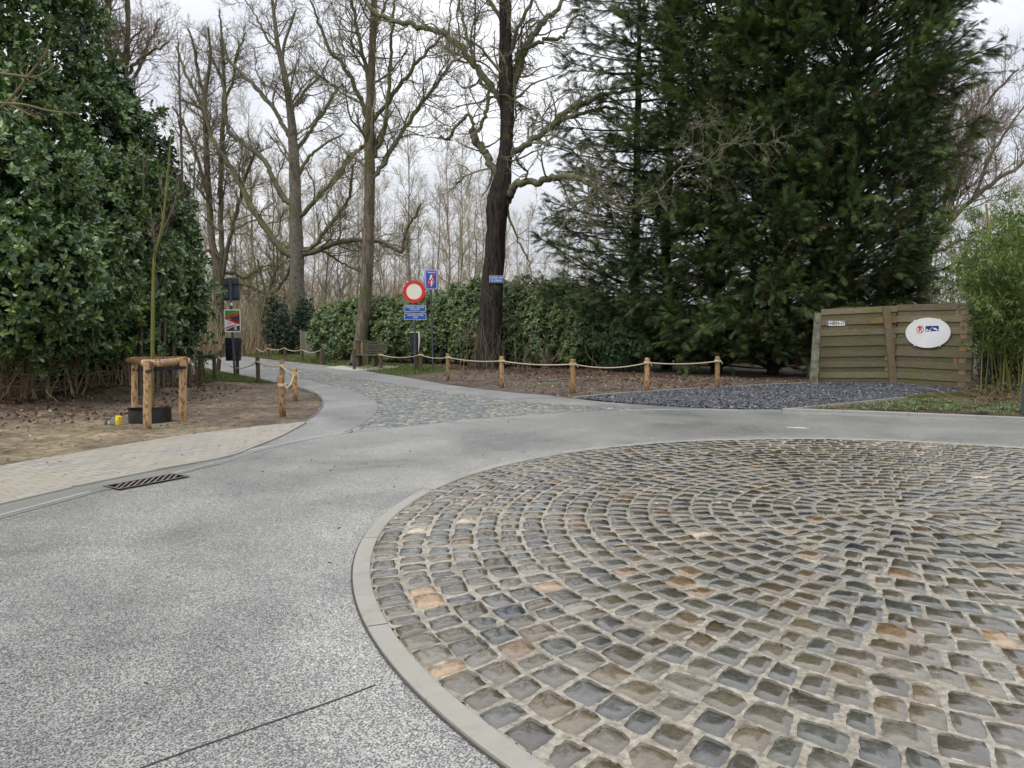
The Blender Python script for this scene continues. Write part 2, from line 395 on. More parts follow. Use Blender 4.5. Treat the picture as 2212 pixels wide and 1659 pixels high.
side_poly = gp([(475, 1003), (475, 988), (560, 958), (653, 916), (677, 901), (697, 879), (694, 862), (683, 851), (653, 840), (597, 826), (550, 817), (500, 807), (440, 793), (400, 786),
                (400, 775), (527, 770), (600, 779), (700, 789), (737, 793), (814, 806), (870, 814), (964, 831), (1050, 842), (1104, 848), (1180, 854), (1237, 861), (1300, 868), (1475, 879), (1690, 887)])
side_poly = np.vstack([side_poly, edge_far[::-1][1:-1]])
cob_poly = gp([(757, 934), (785, 922), (806, 905), (818, 888), (817, 873), (800, 860), (760, 843), (700, 829), (640, 815), (590, 801), (560, 793), (535, 786), (550, 782), (620, 790), (700, 804), (737, 813), (810, 823), (904, 839), (1010, 853), (1104, 866), (1200, 874), (1300, 880), (1400, 885), (1230, 889), (1000, 907)])
walk_poly = gp([(0, 1010), (200, 975), (400, 942), (560, 923), (655, 914), (648, 922), (600, 944), (540, 968), (478, 990), (330, 1018), (150, 1055), (0, 1090)])
wdir = gdir
walk_poly = np.vstack([[walk_poly[0] + np.array([-4.5, -7.0])], walk_poly, [walk_poly[-1] + gdir * 9]])
gut_poly = np.vstack([gp([(475, 990), (330, 1018), (150, 1055), (0, 1090)]), [gp([(0, 1090)])[0] + gdir * 9], gut_in[::-1]])
gravel_poly = gp([(1245, 861), (1330, 853), (1475, 843), (1600, 836), (1700, 831), (1755, 829), (1800, 826), (1931, 826), (2000, 830), (2104, 843), (1980, 857), (1820, 873), (1690, 886), (1600, 885), (1475, 880), (1350, 872)])
apron = gp([(0, 0)]) if False else None
slab_poly = gp([(702, 795), (735, 791), (800, 789), (862, 792), (850, 797), (820, 799), (765, 802), (730, 798)])

paved = [road_poly, side_poly, walk_poly, gut_poly, gravel_poly]
def sheet(name, poly, z, mat, skirt=.05):
    b = MB(); poly = np.asarray(poly)
    b.add(np.c_[poly, np.full(len(poly), z)], tess(poly))
    n = len(poly); V = np.vstack([np.c_[poly, np.full(n, z)], np.c_[poly, np.full(n, z - skirt)]])
    b.add(V, np.array([[i, (i + 1) % n, n + (i + 1) % n, n + i] for i in range(n)]))
    return tag(b.build(name, mat, usecol=False), kind='structure')
sheet('road', road_poly, 0.0, M_ROAD)
sheet('side_street', side_poly, .004, M_ROAD2)
sheet('pavement', walk_poly, .022, M_PAV)
sheet('gutter', gut_poly, .008, M_GUT)
def strip(name, line, wd, z, mat, h=.004, seg=None, gap=.006, joint=None):
    line = np.asarray(line); b = MB()
    line = resample(cat(np.c_[line, np.zeros(len(line))], 6), max(12, int(np.linalg.norm(np.diff(line, axis=0), axis=1).sum() / .12)))[:, :2]
    T = nrm(np.gradient(line, axis=0)); Nn = np.stack([-T[:, 1], T[:, 0]], 1)
    if np.isscalar(wd): wd = (0, wd)
    A, D = line + Nn * wd[0], line + Nn * wd[1]
    s = np.concatenate([[0], np.cumsum(np.linalg.norm(np.diff(line, axis=0), axis=1))])
    L = s[-1]; seg = seg or L
    k0 = 0
    for k in range(int(math.ceil(L / seg))):
        t = np.linspace(k * seg + gap / 2, min((k + 1) * seg, L) - gap / 2, 9)
        a = np.stack([np.interp(t, s, A[:, i]) for i in (0, 1)], 1); d = np.stack([np.interp(t, s, D[:, i]) for i in (0, 1)], 1)
        zz = z + rng.normal(0, .0012) if seg < L else z
        bv = .004; m_ = len(t); c1 = a + (d - a) * .03; c2 = a + (d - a) * .97
        rows = [np.c_[a, np.full(m_, zz - h)], np.c_[a, np.full(m_, zz - bv)], np.c_[c1, np.full(m_, zz)], np.c_[c2, np.full(m_, zz)], np.c_[d, np.full(m_, zz - bv)], np.c_[d, np.full(m_, zz - h)]]
        V = np.vstack(rows); F = [[r * m_ + i, r * m_ + i + 1, (r + 1) * m_ + i + 1, (r + 1) * m_ + i] for r in range(5) for i in range(m_ - 1)]
        F += [[r * m_ + e_, (r + 1) * m_ + e_, (5 - r - 1) * m_ + e_, (5 - r) * m_ + e_] for e_ in (0, m_ - 1) for r in (0, 1)]
        b.add(V, np.array(F))
    return tag(b.build(name, mat, usecol=False), kind='structure')
strip('edging_strip', gp([(478, 989), (560, 971), (660, 951), (760, 934.5), (1000, 907.5), (1230, 889), (1500, 885.5), (1690, 886.5)]), .09, .0085, M_KERB2, .02, seg=1.0)
strip('kerb', kerb_r[:5], .13, .05, M_KERB2, .07, seg=1.0)
strip('pavement_kerb', np.vstack([gp([(655, 915), (600, 944), (540, 968), (478, 990), (330, 1018), (150, 1055), (0, 1090)]), [gp([(0, 1090)])[0] + gdir * 8]]), .055, .026, M_KERB, .03, seg=1.0, gap=.004)
gl_ = gut_in + np.array([-.055, .02])
strip('gutter_line', np.array([gl_[0], gl_[1] + (gl_[0] - gl_[1]) * .08]), (-.03, .02), .0145, M_KERB2, .006); strip('gutter_line', np.vstack([[gl_[2] + (gl_[3] - gl_[2]) * .06], gl_[3:6]]), (-.03, .02), .0145, M_KERB2, .006)
strip('gravel_edging', gp([(2104, 844), (1980, 858), (1820, 874), (1690, 887)]), .05, .035, M_KERB, .12, seg=1.0)
strip('gravel_back_edging', gp([(1240, 860), (1330, 852), (1475, 842), (1600, 835), (1700, 830), (1752, 828)]), (-.02, .03), .03, M_KERB, .05, seg=1.0)
strip('soil_edging', gp([(653, 914), (677, 900), (697, 879), (695, 862), (683, 850), (653, 839), (600, 826)]), (-.02, .015), .012, M_IRON, .03)
# saw cuts in the road
for a in [[(300, 1662), (420, 1618), (560, 1570), (740, 1508), (812, 1480)]]:
    strip('road_joint', gp(a), (-.003, .003) if a[0][0] < 500 else (-.0012, .0012), .0045, M_DARKJ, .003)
tag(sheet('bench_slab', slab_poly, .02, M_SLAB), kind='structure')
tag(sheet('road_mark', gp([(1698, 923.4), (1725, 922.6), (1748, 925.2), (1740, 925.9), (1722, 925), (1702, 924.4)]), .0045, M_WMARK, .003), kind='structure')

# ---- terrain
def fbm(x, y, s, seed=0):
    out = np.zeros(len(x)); a = 1
    g = np.random.default_rng(seed)
    for o in range(5):
        for _ in range(3):
            th = g.uniform(0, 6.28); ph = g.uniform(0, 6.28); k = s * 2 ** o * g.uniform(.8, 1.25)
            out += a * np.sin(k * (x * np.cos(th) + y * np.sin(th)) + ph + 1.3 * np.sin(k * .6 * (x * np.sin(th) - y * np.cos(th)) + ph * 2)) / 3
        a *= .55
    return out
def softdist(x, y, poly):                  # signed distance to polygon (inside negative)
    p = np.stack([x, y], 1); poly = np.asarray(poly); d = np.full(len(x), 1e9)
    for i in range(len(poly)):
        a, b = poly[i], poly[(i + 1) % len(poly)]; ab = b - a; t = np.clip(((p - a) @ ab) / max(ab @ ab, 1e-9), 0, 1)
        d = np.minimum(d, np.linalg.norm(p - a - t[:, None] * ab, axis=1))
    return np.where(inpoly(p, poly), -d, d)
grass_left = gp([(425, 796), (500, 808), (560, 820), (592, 828), (520, 826), (425, 826)])
grass_far = gp([(527, 766), (640, 762), (720, 766), (800, 783), (900, 790), (985, 796), (960, 806), (900, 808), (860, 812), (815, 805), (737, 792), (700, 788), (600, 778), (527, 769)])
grass_right = gp([(1695, 885), (1820, 872), (1980, 856), (2104, 844), (2212, 845), (2330, 880), (2330, 915), (2212, 900), (2000, 893), (1850, 888)])
dirt_left = gp([(-300, 1040), (0, 1005), (655, 913), (697, 879), (684, 850), (600, 827), (430, 818), (250, 850), (0, 880), (-300, 900)])
def terrain_z(x, y):
    x = np.atleast_1d(x).astype(float); y = np.atleast_1d(y).astype(float)
    d = np.full(len(x), 1e9)
    for p in paved: d = np.minimum(d, softdist(x, y, p))
    amp = np.clip(d / 1.2, 0, 1)
    z = -.012 + amp * (.02 + .035 * fbm(x, y, 1.1, 3) + .014 * fbm(x, y, 7, 4))
    # bank under the laurel
    bx, by = G(230, 850)[:2]
    z += .16 * np.exp(-(((x - bx) / 2.2) ** 2 + ((y - by) / .9) ** 2)) * amp
    return np.where(d < .02, -.045, z)
def grid(x0, x1, y0, y1, st):
    xs = np.arange(x0, x1 + st / 2, st); ys = np.arange(y0, y1 + st / 2, st)
    X, Y = np.meshgrid(xs, ys); nx, ny = len(xs), len(ys)
    i = (np.arange(ny - 1)[:, None] * nx + np.arange(nx - 1)[None]).ravel()
    return X.ravel(), Y.ravel(), np.stack([i, i + 1, i + nx + 1, i + nx], 1)
gx, gy, gf = grid(-16, 15, 2, 34, .1)
gz = terrain_z(gx, gy)
def tcol(x, y):
    c = np.empty((len(x), 3)); c[:] = (.105, .082, .062)                      # leaf-strewn woodland floor
    f = fbm(x, y, 1.7, 9)
    def lay(poly, colr, soft, thr=0.0):
        d = softdist(x, y, poly) + f * soft * .7
        a = np.clip(.5 - d / soft, 0, 1)[:, None]
        c[:] = c * (1 - a) + np.array(colr) * a
    lay(dirt_left, (.185, .148, .112), .5)
    lay(gp([(-300, 1035), (0, 1003), (330, 950), (460, 925), (300, 915), (200, 905), (0, 925), (-300, 960)]), (.265, .215, .145), .5)
    lay(gp([(850, 812), (1250, 862), (1475, 845), (1760, 830), (1700, 822), (1400, 815), (1100, 808), (960, 803)]), (.15, .122, .098), .7)
    for g_ in (grass_left, grass_far): lay(g_, (.085, .085, .035), .5)
    lay(grass_right, (.105, .085, .058), .4)
    return c
mk('ground', np.c_[gx, gy, gz], [gf], M_TER, col=tcol(gx, gy), smooth=True)
bpy.data.objects['ground']['kind'] = 'structure'
# outer sheet to the horizon (a frame around the fine ground)
bo = MB(); q = 700
for x0, x1, y0, y1 in ((-q, -16, -q, q), (15, q, -q, q), (-16, 15, 34, q), (-16, 15, -q, 2)):
    bo.add([[x0, y0, -.06], [x1, y0, -.06], [x1, y1, -.06], [x0, y1, -.06]], np.array([[0, 1, 2, 3]]), (.11, .085, .06))
tag(bo.build('woodland_floor', M_TER), kind='structure')

# ---- roundabout island of setts
b = MB(); n = 96; th = np.arange(n) * 2 * np.pi / n
kr = MB()
nseg = 36
for s in range(nseg):
    t = np.linspace(s / nseg * 2 * np.pi + .0005, (s + 1) / nseg * 2 * np.pi - .0005, 9) + .03
    zz = .0195 + rng.normal(0, .0014)
    prof = [(RO, -.01), (RO, zz - .004), (RO - .006, zz), (RI + .006, zz), (RI, zz - .004), (RI, -.01)]
    V = np.vstack([np.c_[CC[0] + r_ * np.cos(t), CC[1] + r_ * np.sin(t), np.full(9, z_)] for r_, z_ in prof])
    F = [[r_ * 9 + i, r_ * 9 + i + 1, (r_ + 1) * 9 + i + 1, (r_ + 1) * 9 + i] for r_ in range(5) for i in range(8)]
    kr.add(V, np.array(F))
tag(kr.build('island_kerb', M_KERB, usecol=False), kind='structure')
jt = MB(); t = np.linspace(0, 2 * np.pi, 121)
for ra, rb, z_ in ((RO, RO + .012, .0045),):
    V = np.vstack([np.c_[CC[0] + ra * np.cos(t), CC[1] + ra * np.sin(t), np.full(121, z_)], np.c_[CC[0] + rb * np.cos(t), CC[1] + rb * np.sin(t), np.full(121, z_)]])
    jt.add(V, np.array([[i, i + 1, 121 + i + 1, 121 + i] for i in range(120)]))
tag(jt.build('road_joint', M_DARKJ, usecol=False), kind='structure')
# mortar disc, gently uneven
xs, ys, f_ = grid(CC[0] - 4.7, CC[0] + 4.7, CC[1] - 4.7, CC[1] + 4.7, .05)
rr = np.hypot(xs - CC[0], ys - CC[1]); cen = rr[f_].max(1) < RI + .04; f_ = f_[cen]
def isl_z(x, y): 
    r = np.hypot(x - CC[0], y - CC[1]); return .0105 + .0035 * fbm(x, y, 1.6, 21) * np.clip((RI - r) / .5, 0, 1) * 1.0
mk('joint_sand', np.c_[xs, ys, isl_z(xs, ys) - .0 + .0018 * fbm(xs, ys, 14, 5)], [f_], M_MORT, smooth=True)['kind'] = 'structure'
def sett_mesh(cells, cols, hts, zfun, m=8, pw=3.0, dome=.010):
    # cells (N,4,2) corners in order; returns V,F,col
    N_ = len(cells); u = np.linspace(-1, 1, m); u[1], u[-2] = -.93, .93; U, Vv = np.meshgrid(u, u)
    # round the plan corners
    sq = np.maximum(np.abs(U), np.abs(Vv)); rnd = np.hypot(U, Vv); k = np.where(rnd > 0, (sq / np.maximum(rnd, 1e-6)), 1)
    k = .80 + .20 * k; k = np.where(sq > .99, k + .03, 1 - (1 - k) * sq ** 2); U2, V2 = U * k, Vv * k
    a, bb = (U2 + 1) / 2, (V2 + 1) / 2
    w4 = np.stack([(1 - a) * (1 - bb), a * (1 - bb), a * bb, (1 - a) * bb], -1)
    XY = np.einsum('ijk,nkc->nijc', w4, cells) + rng.normal(0, .0021, (N_, m, m, 2))
    lowf = rng.normal(0, 1, (N_, 4, 1, 1)); rel = lowf[:, 0] * np.sin(2.3 * U + lowf[:, 1]) * np.cos(2.1 * Vv + lowf[:, 2]) + lowf[:, 3] * np.sin(3.4 * Vv + 2 * U)
    Z = .0009 * rel + hts[:, None, None] + dome * (1 - .5 * (U ** 2 + Vv ** 2))[None] + rng.normal(0, .0010, (N_, m, m)) + (rng.normal(0, .0022, (N_, 1, 1)) * U + rng.normal(0, .0022, (N_, 1, 1)) * Vv)
    edge = sq > .99
    Z = Z - .0035 * ((sq > .9) & ~edge)[None]
    Z = np.where(edge[None], hts[:, None, None] - .014, Z)
    base = zfun(cells.mean(1)[:, 0], cells.mean(1)[:, 1])
    V = np.concatenate([XY, (Z + base[:, None, None])[..., None]], -1).reshape(-1, 3)
    i = (np.arange(m - 1)[:, None] * m + np.arange(m - 1)[None]).ravel(); q_ = np.stack([i, i + 1, i + m + 1, i + m], 1)
    F = (q_[None] + (np.arange(N_) * m * m)[:, None, None]).reshape(-1, 4)
    return V, F, np.repeat(cols, m * m, axis=0)
C2 = np.array([3.10, 6.05]); cells = []; NR = 24
g = np.random.default_rng(5)
for k in range(NR):
    ra, rb = RI * (k + .0) / NR, RI * (k + 1.0) / NR
    rm = (ra + rb) / 2; f1 = 1 - rm / RI; cen = CC * (1 - f1) + C2 * f1
    na = max(4, int(round(2 * np.pi * rm / .163)))
    wds = g.uniform(.7, 1.3, na); an = np.concatenate([[0], np.cumsum(wds)]) / wds.sum() * 2 * np.pi + g.uniform(0, 6)
    ca = CC * (ra / RI) + C2 * (1 - ra / RI); cb = CC * (rb / RI) + C2 * (1 - rb / RI)
    for i in range(na):
        gap_t = .0068 / max(rm, .1) * g.uniform(.3, 2.0); gr = .0072 * g.uniform(.3, 2.0)
        a0, a1 = an[i] + gap_t, an[i + 1] - gap_t
        q4 = np.array([ca + (ra + gr) * np.array([math.cos(a0), math.sin(a0)]), cb + (rb - gr) * np.array([math.cos(a0), math.sin(a0)]),
                       cb + (rb - gr) * np.array([math.cos(a1), math.sin(a1)]), ca + (ra + gr) * np.array([math.cos(a1), math.sin(a1)])])
        q4 += g.normal(0, .0075, (4, 2)); cells.append(q4)
cells = np.array(cells); cells = cells[cells.mean(1)[:, 1] > .9]
pal = np.array([(.088, .074, .048), (.072, .066, .048), (.100, .078, .045), (.070, .068, .060), (.105, .078, .042), (.062, .063, .048), (.088, .072, .050), (.110, .094, .068)])
cc = pal[g.integers(0, len(pal), len(cells))] * g.uniform(.55, 1.25, (len(cells), 1))
rnd = g.uniform(size=len(cells))
cc[rnd < .007] = (.29, .19, .10); cc[rnd < .004] = (.36, .30, .20); cc[(rnd > .012) & (rnd < .026)] = (.022, .024, .03); cc[(rnd > .026) & (rnd < .06)] = (.15, .095, .045); cc[(rnd > .06) & (rnd < .09)] = (.15, .13, .10)
V, F, cl = sett_mesh(cells, cc, .0062 + g.normal(0, .0015, len(cells)), isl_z, dome=.0030)
mk('roundabout_setts', V, [F], M_COB, col=cl, smooth=True)['kind'] = 'structure'

# ---- cobbled strip of the side street
def strip_setts():
    g = np.random.default_rng(8); cells = []
    # rows across the street; centreline from the junction back
    u, v = frame(cob_poly.mean(0) * 0 + G(1000, 890)[:2], G(560, 786)[:2])
    o = G(1000, 890)[:2]
    for r in range(-60, 370):
        y0 = r * .102
        x = -9 + g.uniform(0, .1)
        while x < 9:
            wd = g.uniform(.11, .16); c0 = o + u * y0 + v * x
            q4 = np.array([c0, c0 + v * (wd - .018), c0 + v * (wd - .018) + u * .086, c0 + u * .086]) + g.normal(0, .006, (4, 2)); cells.append(q4[[0, 3, 2, 1]]); x += wd
    cells = np.array(cells); cells = cells[inpoly(cells.mean(1), cob_poly)]
    pal = np.array([(.22, .22, .205), (.18, .19, .19), (.27, .255, .22), (.15, .165, .17), (.22, .195, .15)])
    cc = pal[g.integers(0, len(pal), len(cells))] * g.uniform(.75, 1.25, (len(cells), 1))
    V, F, cl = sett_mesh(cells, cc, .006 + g.normal(0, .0035, len(cells)), lambda x, y: np.full(len(x), .008), m=4, dome=.010)
    mk('side_street_setts', V, [F], attrmat('grey_sett', .38, .3, 20, bump=.01, bs=40), col=cl, smooth=True)['kind'] = 'structure'
strip_setts()
sheet('sett_bed', cob_poly, .0085, simple('dark_jointing', (.085, .10, .095), .6, .3, 12, bump=.01))
lines = gp([(758, 936), (792, 922), (815, 905), (829, 888), (829, 873), (812, 859), (770, 841), (705, 825), (645, 812)])
# border course of setts
def course(name, line, wd):
    g = np.random.default_rng(3); L = resample(cat(np.c_[line, line[:, 0] * 0], 8), 400)[:, :2]
    s = np.concatenate([[0], np.cumsum(np.linalg.norm(np.diff(L, axis=0), axis=1))]); cells = []; t = 0
    at = lambda t_: np.array([np.interp(t_, s, L[:, 0]), np.interp(t_, s, L[:, 1])])
    while t < s[-1] - .2:
        w_ = g.uniform(.12, .17); a, b_ = at(t + .006), at(t + w_ - .01); d = (b_ - a) / np.linalg.norm(b_ - a); nn = np.array([-d[1], d[0]])
        cells.append(np.array([a, a + nn * wd, b_ + nn * wd, b_]) + g.normal(0, .004, (4, 2))); t += w_
    cells = np.array(cells); cc = np.array([(.15, .15, .14)]) * g.uniform(.7, 1.25, (len(cells), 1))
    V, F, cl = sett_mesh(cells, cc, np.full(len(cells), .013), lambda x, y: np.full(len(x), .008), m=4)
    mk(name, V, [F], M_COB, col=cl, smooth=True)['kind'] = 'structure'
course('sett_border', lines, .12)

# ---- gravel drive
def gravel():
    b = MB(); b.add(np.c_[gravel_poly, np.full(len(gravel_poly), .012)], tess(gravel_poly), (.05, .056, .07))
    g = np.random.default_rng(2); lo, hi = gravel_poly.min(0), gravel_poly.max(0)
    p = g.uniform(lo, hi, (60000, 2)); p = p[inpoly(p, gravel_poly)][:17000]; p = np.vstack([p, p[:700] + g.normal(0, .22, (700, 2)) * [1, .6]]); N_ = len(p)
    T = np.array([[-1, -.6, 0], [.8, -.8, .05], [1, .5, 0], [-.7, .8, .08], [-.9, -.55, .35], [.7, -.7, .42], [.9, .45, .33], [-.6, .7, .40]], float)
    FT = [np.array([[4, 5, 6, 7], [0, 1, 5, 4], [1, 2, 6, 5], [2, 3, 7, 6], [3, 0, 4, 7]])]
    Z = nrm(np.array([0, 0, 1.0]) + g.normal(0, .38, (N_, 3))); X = nrm(np.cross(Z, rdir(N_, g))); Y = np.cross(Z, X)
    s = g.uniform(.009, .036, N_); hgt = np.abs(fbm(p[:, 0], p[:, 1], 1.4, 6)) * .02
    V, F = inst(T, FT, np.c_[p, .008 + g.uniform(0, .014, N_) + hgt], X, Y, Z, s)
    c = np.array([(.066, .070, .080)]) * g.uniform(.4, 1.8, (N_, 1)); c[g.uniform(size=N_) < .02] = (.35, .33, .28)
    b.add(V, F, np.repeat(c, 8, axis=0)); tag(b.build('gravel_driveway', M_SLATE), kind='structure')
gravel()

# ================================================================== small ground stuff
def scatter_in(poly, n, g):
    lo, hi = np.asarray(poly).min(0), np.asarray(poly).max(0); out = []
    k = 0
    while sum(map(len, out)) < n and k < 40:
        p = g.uniform(lo, hi, (n * 3, 2)); out.append(p[inpoly(p, poly)]); k += 1
    return np.vstack(out)[:n]
def litter(name, polys, cols, label, smin=.02, smax=.05, seed=1):
    g = np.random.default_rng(seed); b = MB()
    T = np.array([[-1, 0, 0], [-.3, .5, .12], [.5, .42, .1], [1.05, 0, 0], [.5, -.42, .14], [-.3, -.5, .1], [.1, 0, -.05]], float)
    FT = [np.array([[0, 6, 1], [1, 6, 2], [2, 6, 3], [3, 6, 4], [4, 6, 5], [5, 6, 0]])]
    for poly, n_ in polys:
        p = scatter_in(poly, n_, g); N_ = len(p); z = terrain_z(p[:, 0], p[:, 1]); ok = z > -.03; p, z = p[ok], z[ok]; N_ = len(p)
        Z = nrm(np.array([0, 0, 1.0]) + g.normal(0, .55, (N_, 3))); X = nrm(np.cross(Z, rdir(N_, g))); Y = np.cross(Z, X)
        V, F = inst(T, FT, np.c_[p, z + .012], X, Y, Z, g.uniform(smin, smax, N_))
        c = np.array(cols)[g.integers(0, len(cols), N_)] * g.uniform(.6, 1.3, (N_, 1)); b.add(V, F, np.repeat(c, 7, axis=0))
    return tag(b.build(name, M_DRY), label, name.replace('_', ' '), kind='stuff')
under_hedge = gp([(560, 772), (700, 762), (800, 768), (900, 776), (1000, 783), (1100, 788), (1240, 796), (1400, 806), (1560, 815), (1760, 822), (1760, 832), (1500, 842), (1380, 832), (1200, 818), (1000, 803), (960, 797), (800, 786), (690, 770), (600, 776)])
laurel_foot = gp([(-300, 905), (0, 885), (130, 872), (260, 850), (390, 838), (470, 826), (440, 812), (200, 835), (0, 850), (-300, 880)])
litter('leaf_litter', [(under_hedge, 5500), (laurel_foot, 4200), (gp([(0, 930), (250, 905), (420, 870), (560, 840), (430, 825), (200, 860), (0, 890)]), 900), (gp([(900, 815), (1240, 858), (1470, 842), (1500, 830), (1100, 805)]), 500)],
       [(.13, .065, .04), (.19, .12, .07), (.10, .045, .035), (.25, .18, .11)], 'brown and russet fallen leaves lying under the hedge, the cypresses and the laurel')
def stray():
    g = np.random.default_rng(19); b = MB(); T = np.array([[-1, 0, 0], [-.3, .5, .15], [.5, .42, .1], [1.05, 0, 0], [.5, -.42, .16], [-.3, -.5, .1], [.1, 0, -.02]], float)
    FT = [np.array([[0, 6, 1], [1, 6, 2], [2, 6, 3], [3, 6, 4], [4, 6, 5], [5, 6, 0]])]
    p = np.vstack([scatter_in(gp([(0, 1110), (475, 1010), (1230, 892), (1200, 985), (900, 1060), (760, 1200), (800, 1500), (0, 1600)]), 70, g), scatter_in(walk_poly[1:-1], 50, g), CC + g.normal(0, 2.2, (60, 2)), scatter_in(side_poly, 90, g)])
    N_ = len(p); Z = nrm(np.array([0, 0, 1.0]) + g.normal(0, .25, (N_, 3))); X = nrm(np.cross(Z, rdir(N_, g))); Y = np.cross(Z, X)
    V, F = inst(T, FT, np.c_[p, np.full(N_, .028)], X, Y, Z, g.uniform(.008, .022, N_)); c = np.array([(.13, .08, .045), (.08, .06, .045), (.30, .24, .14), (.05, .04, .035)])[g.integers(0, 4, N_)]
    b.add(V, F, np.repeat(c, 7, axis=0)); tag(b.build('stray_leaves', M_DRY), 'tiny brown leaves and crumbs lying loose on the paving', 'fallen leaves', kind='stuff')
stray()
def blades(name, polys, label, cols, h=(.05, .14), seed=4, wd=.0045, lean=.5, stuff=True):
    g = np.random.default_rng(seed); b = MB()
    T = np.array([[-1, 0, 0], [1, 0, 0], [-.8, .3, .5], [.8, .3, .5], [0, 1, 1]], float); 
    for poly, n_ in polys:
        p = scatter_in(poly, n_, g); z = np.maximum(terrain_z(p[:, 0], p[:, 1]), -.02); N_ = len(p)
        hh = g.uniform(*h, N_); an = g.uniform(0, 6.28, N_); X = np.c_[np.cos(an), np.sin(an), an * 0]; Y = np.c_[-np.sin(an), np.cos(an), an * 0]
        ln = g.uniform(.1, lean, N_) * hh
        V = np.c_[p, z][:, None] + X[:, None] * (T[None, :, 0:1] * wd) + Y[:, None] * (T[None, :, 1:2] ** 1.3 * ln[:, None, None]) + np.array([0, 0, 1.0]) * (T[None, :, 2:3] * hh[:, None, None])
        i = (np.arange(N_) * 5)[:, None]
        c = np.array(cols)[g.integers(0, len(cols), N_)] * g.uniform(.7, 1.3, (N_, 1))
        b.add(V.reshape(-1, 3), [i + np.array([[0, 1, 3]]), i + np.array([[0, 3, 2]]), i + np.array([[2, 3, 4]])], np.repeat(c, 5, axis=0))
    return tag(b.build(name, M_GRASS), label, 'grass', kind='stuff')
GRC = [(.10, .15, .035), (.14, .19, .05), (.17, .18, .07), (.075, .11, .03)]
blades('grass', [(grass_left, 9000), (grass_far, 24000)], 'short green grass beside the lane and around the bench', GRC, (.03, .09), wd=.007)
blades('verge_grass', [(gp([(1700, 886.5), (1900, 873), (2212, 872), (2330, 875), (2330, 912), (2212, 900), (2000, 893), (1850, 889)]), 420)], 'tufted green grass on the verge between the kerb and the gravel drive', [(.11, .15, .05), (.15, .19, .08), (.19, .19, .10)], (.05, .15), 6, .008, 1.3)
def tufts():                                # strap-leaved tufts on the verge
    g = np.random.default_rng(9); b = MB(); p = scatter_in(gp([(1760, 884), (1850, 876), (2000, 866), (2100, 862), (2330, 870), (2330, 905), (2212, 898), (2000, 891), (1850, 886)]), 150, g)
    base = np.repeat(p, 16, axis=0); N_ = len(base); an = g.uniform(0, 6.28, N_); L = g.uniform(.10, .22, N_)
    t = np.linspace(0, 1, 5); out = np.c_[np.cos(an), np.sin(an)]
    pts = np.zeros((N_, 5, 3)); pts[:, :, :2] = base[:, None] + out[:, None] * (L[:, None, None] * t[None, :, None]) 
    pts[:, :, 2] = .0 + L[:, None] * (1.1 * t - 1.0 * t ** 2)[None] + .01
    sd_ = np.c_[-np.sin(an), np.cos(an), an * 0][:, None] * (np.array([.6, 1, .9, .6, .05]) * .008)[None, :, None]
    V = np.stack([pts - sd_, pts + sd_], 2).reshape(-1, 3); i = (np.arange(N_) * 10)[:, None, None]
    F = (i + np.array([[2 * k, 2 * k + 1, 2 * k + 3, 2 * k + 2] for k in range(4)])[None]).reshape(-1, 4)
    c = np.repeat(np.array([(.16, .21, .10)]) * g.uniform(.5, 1.4, (N_, 1)), 10, axis=0)
    b.add(V, F, c); tag(b.build('verge_plants', M_GRASS), 'strap-leaved green ground cover along the kerb in front of the gravel drive', 'ground cover', kind='stuff')
tufts()
def stones():
    g = np.random.default_rng(12); b = MB()
    for poly, n_, s0, s1 in ((dirt_left, 1500, .006, .022), (gp([(850, 812), (1250, 860), (1475, 842), (1700, 828), (1100, 808)]), 900, .008, .03)):
        p = scatter_in(poly, n_, g); z = terrain_z(p[:, 0], p[:, 1]); N_ = len(p)
        T = np.array([[1, 0, 0], [0, 1, 0], [-1, 0, 0], [0, -1, 0], [.1, 0, .7], [.7, .7, .25], [-.6, .6, .2], [-.6, -.7, .3], [.7, -.6, .2]], float)
        FT = [np.array([[0, 5, 4], [5, 1, 4], [1, 6, 4], [6, 2, 4], [2, 7, 4], [7, 3, 4], [3, 8, 4], [8, 0, 4]])]
        Z = nrm(np.array([0, 0, 1.0]) + g.normal(0, .3, (N_, 3))); X = nrm(np.cross(Z, rdir(N_, g))); Y = np.cross(Z, X)
        V, F = inst(T, FT, np.c_[p, z], X, Y, Z, g.uniform(s0, s1, N_)); c = np.array([(.16, .13, .10), (.07, .055, .045), (.42, .40, .36), (.12, .10, .08)])[g.choice(4, N_, p=[.45, .37, .05, .13])]
        b.add(V, F, np.repeat(c, 9, axis=0))
    tag(b.build('soil_clods', M_DRY), 'small stones and clods scattered over the bare soil', 'stones', kind='stuff')
stones()

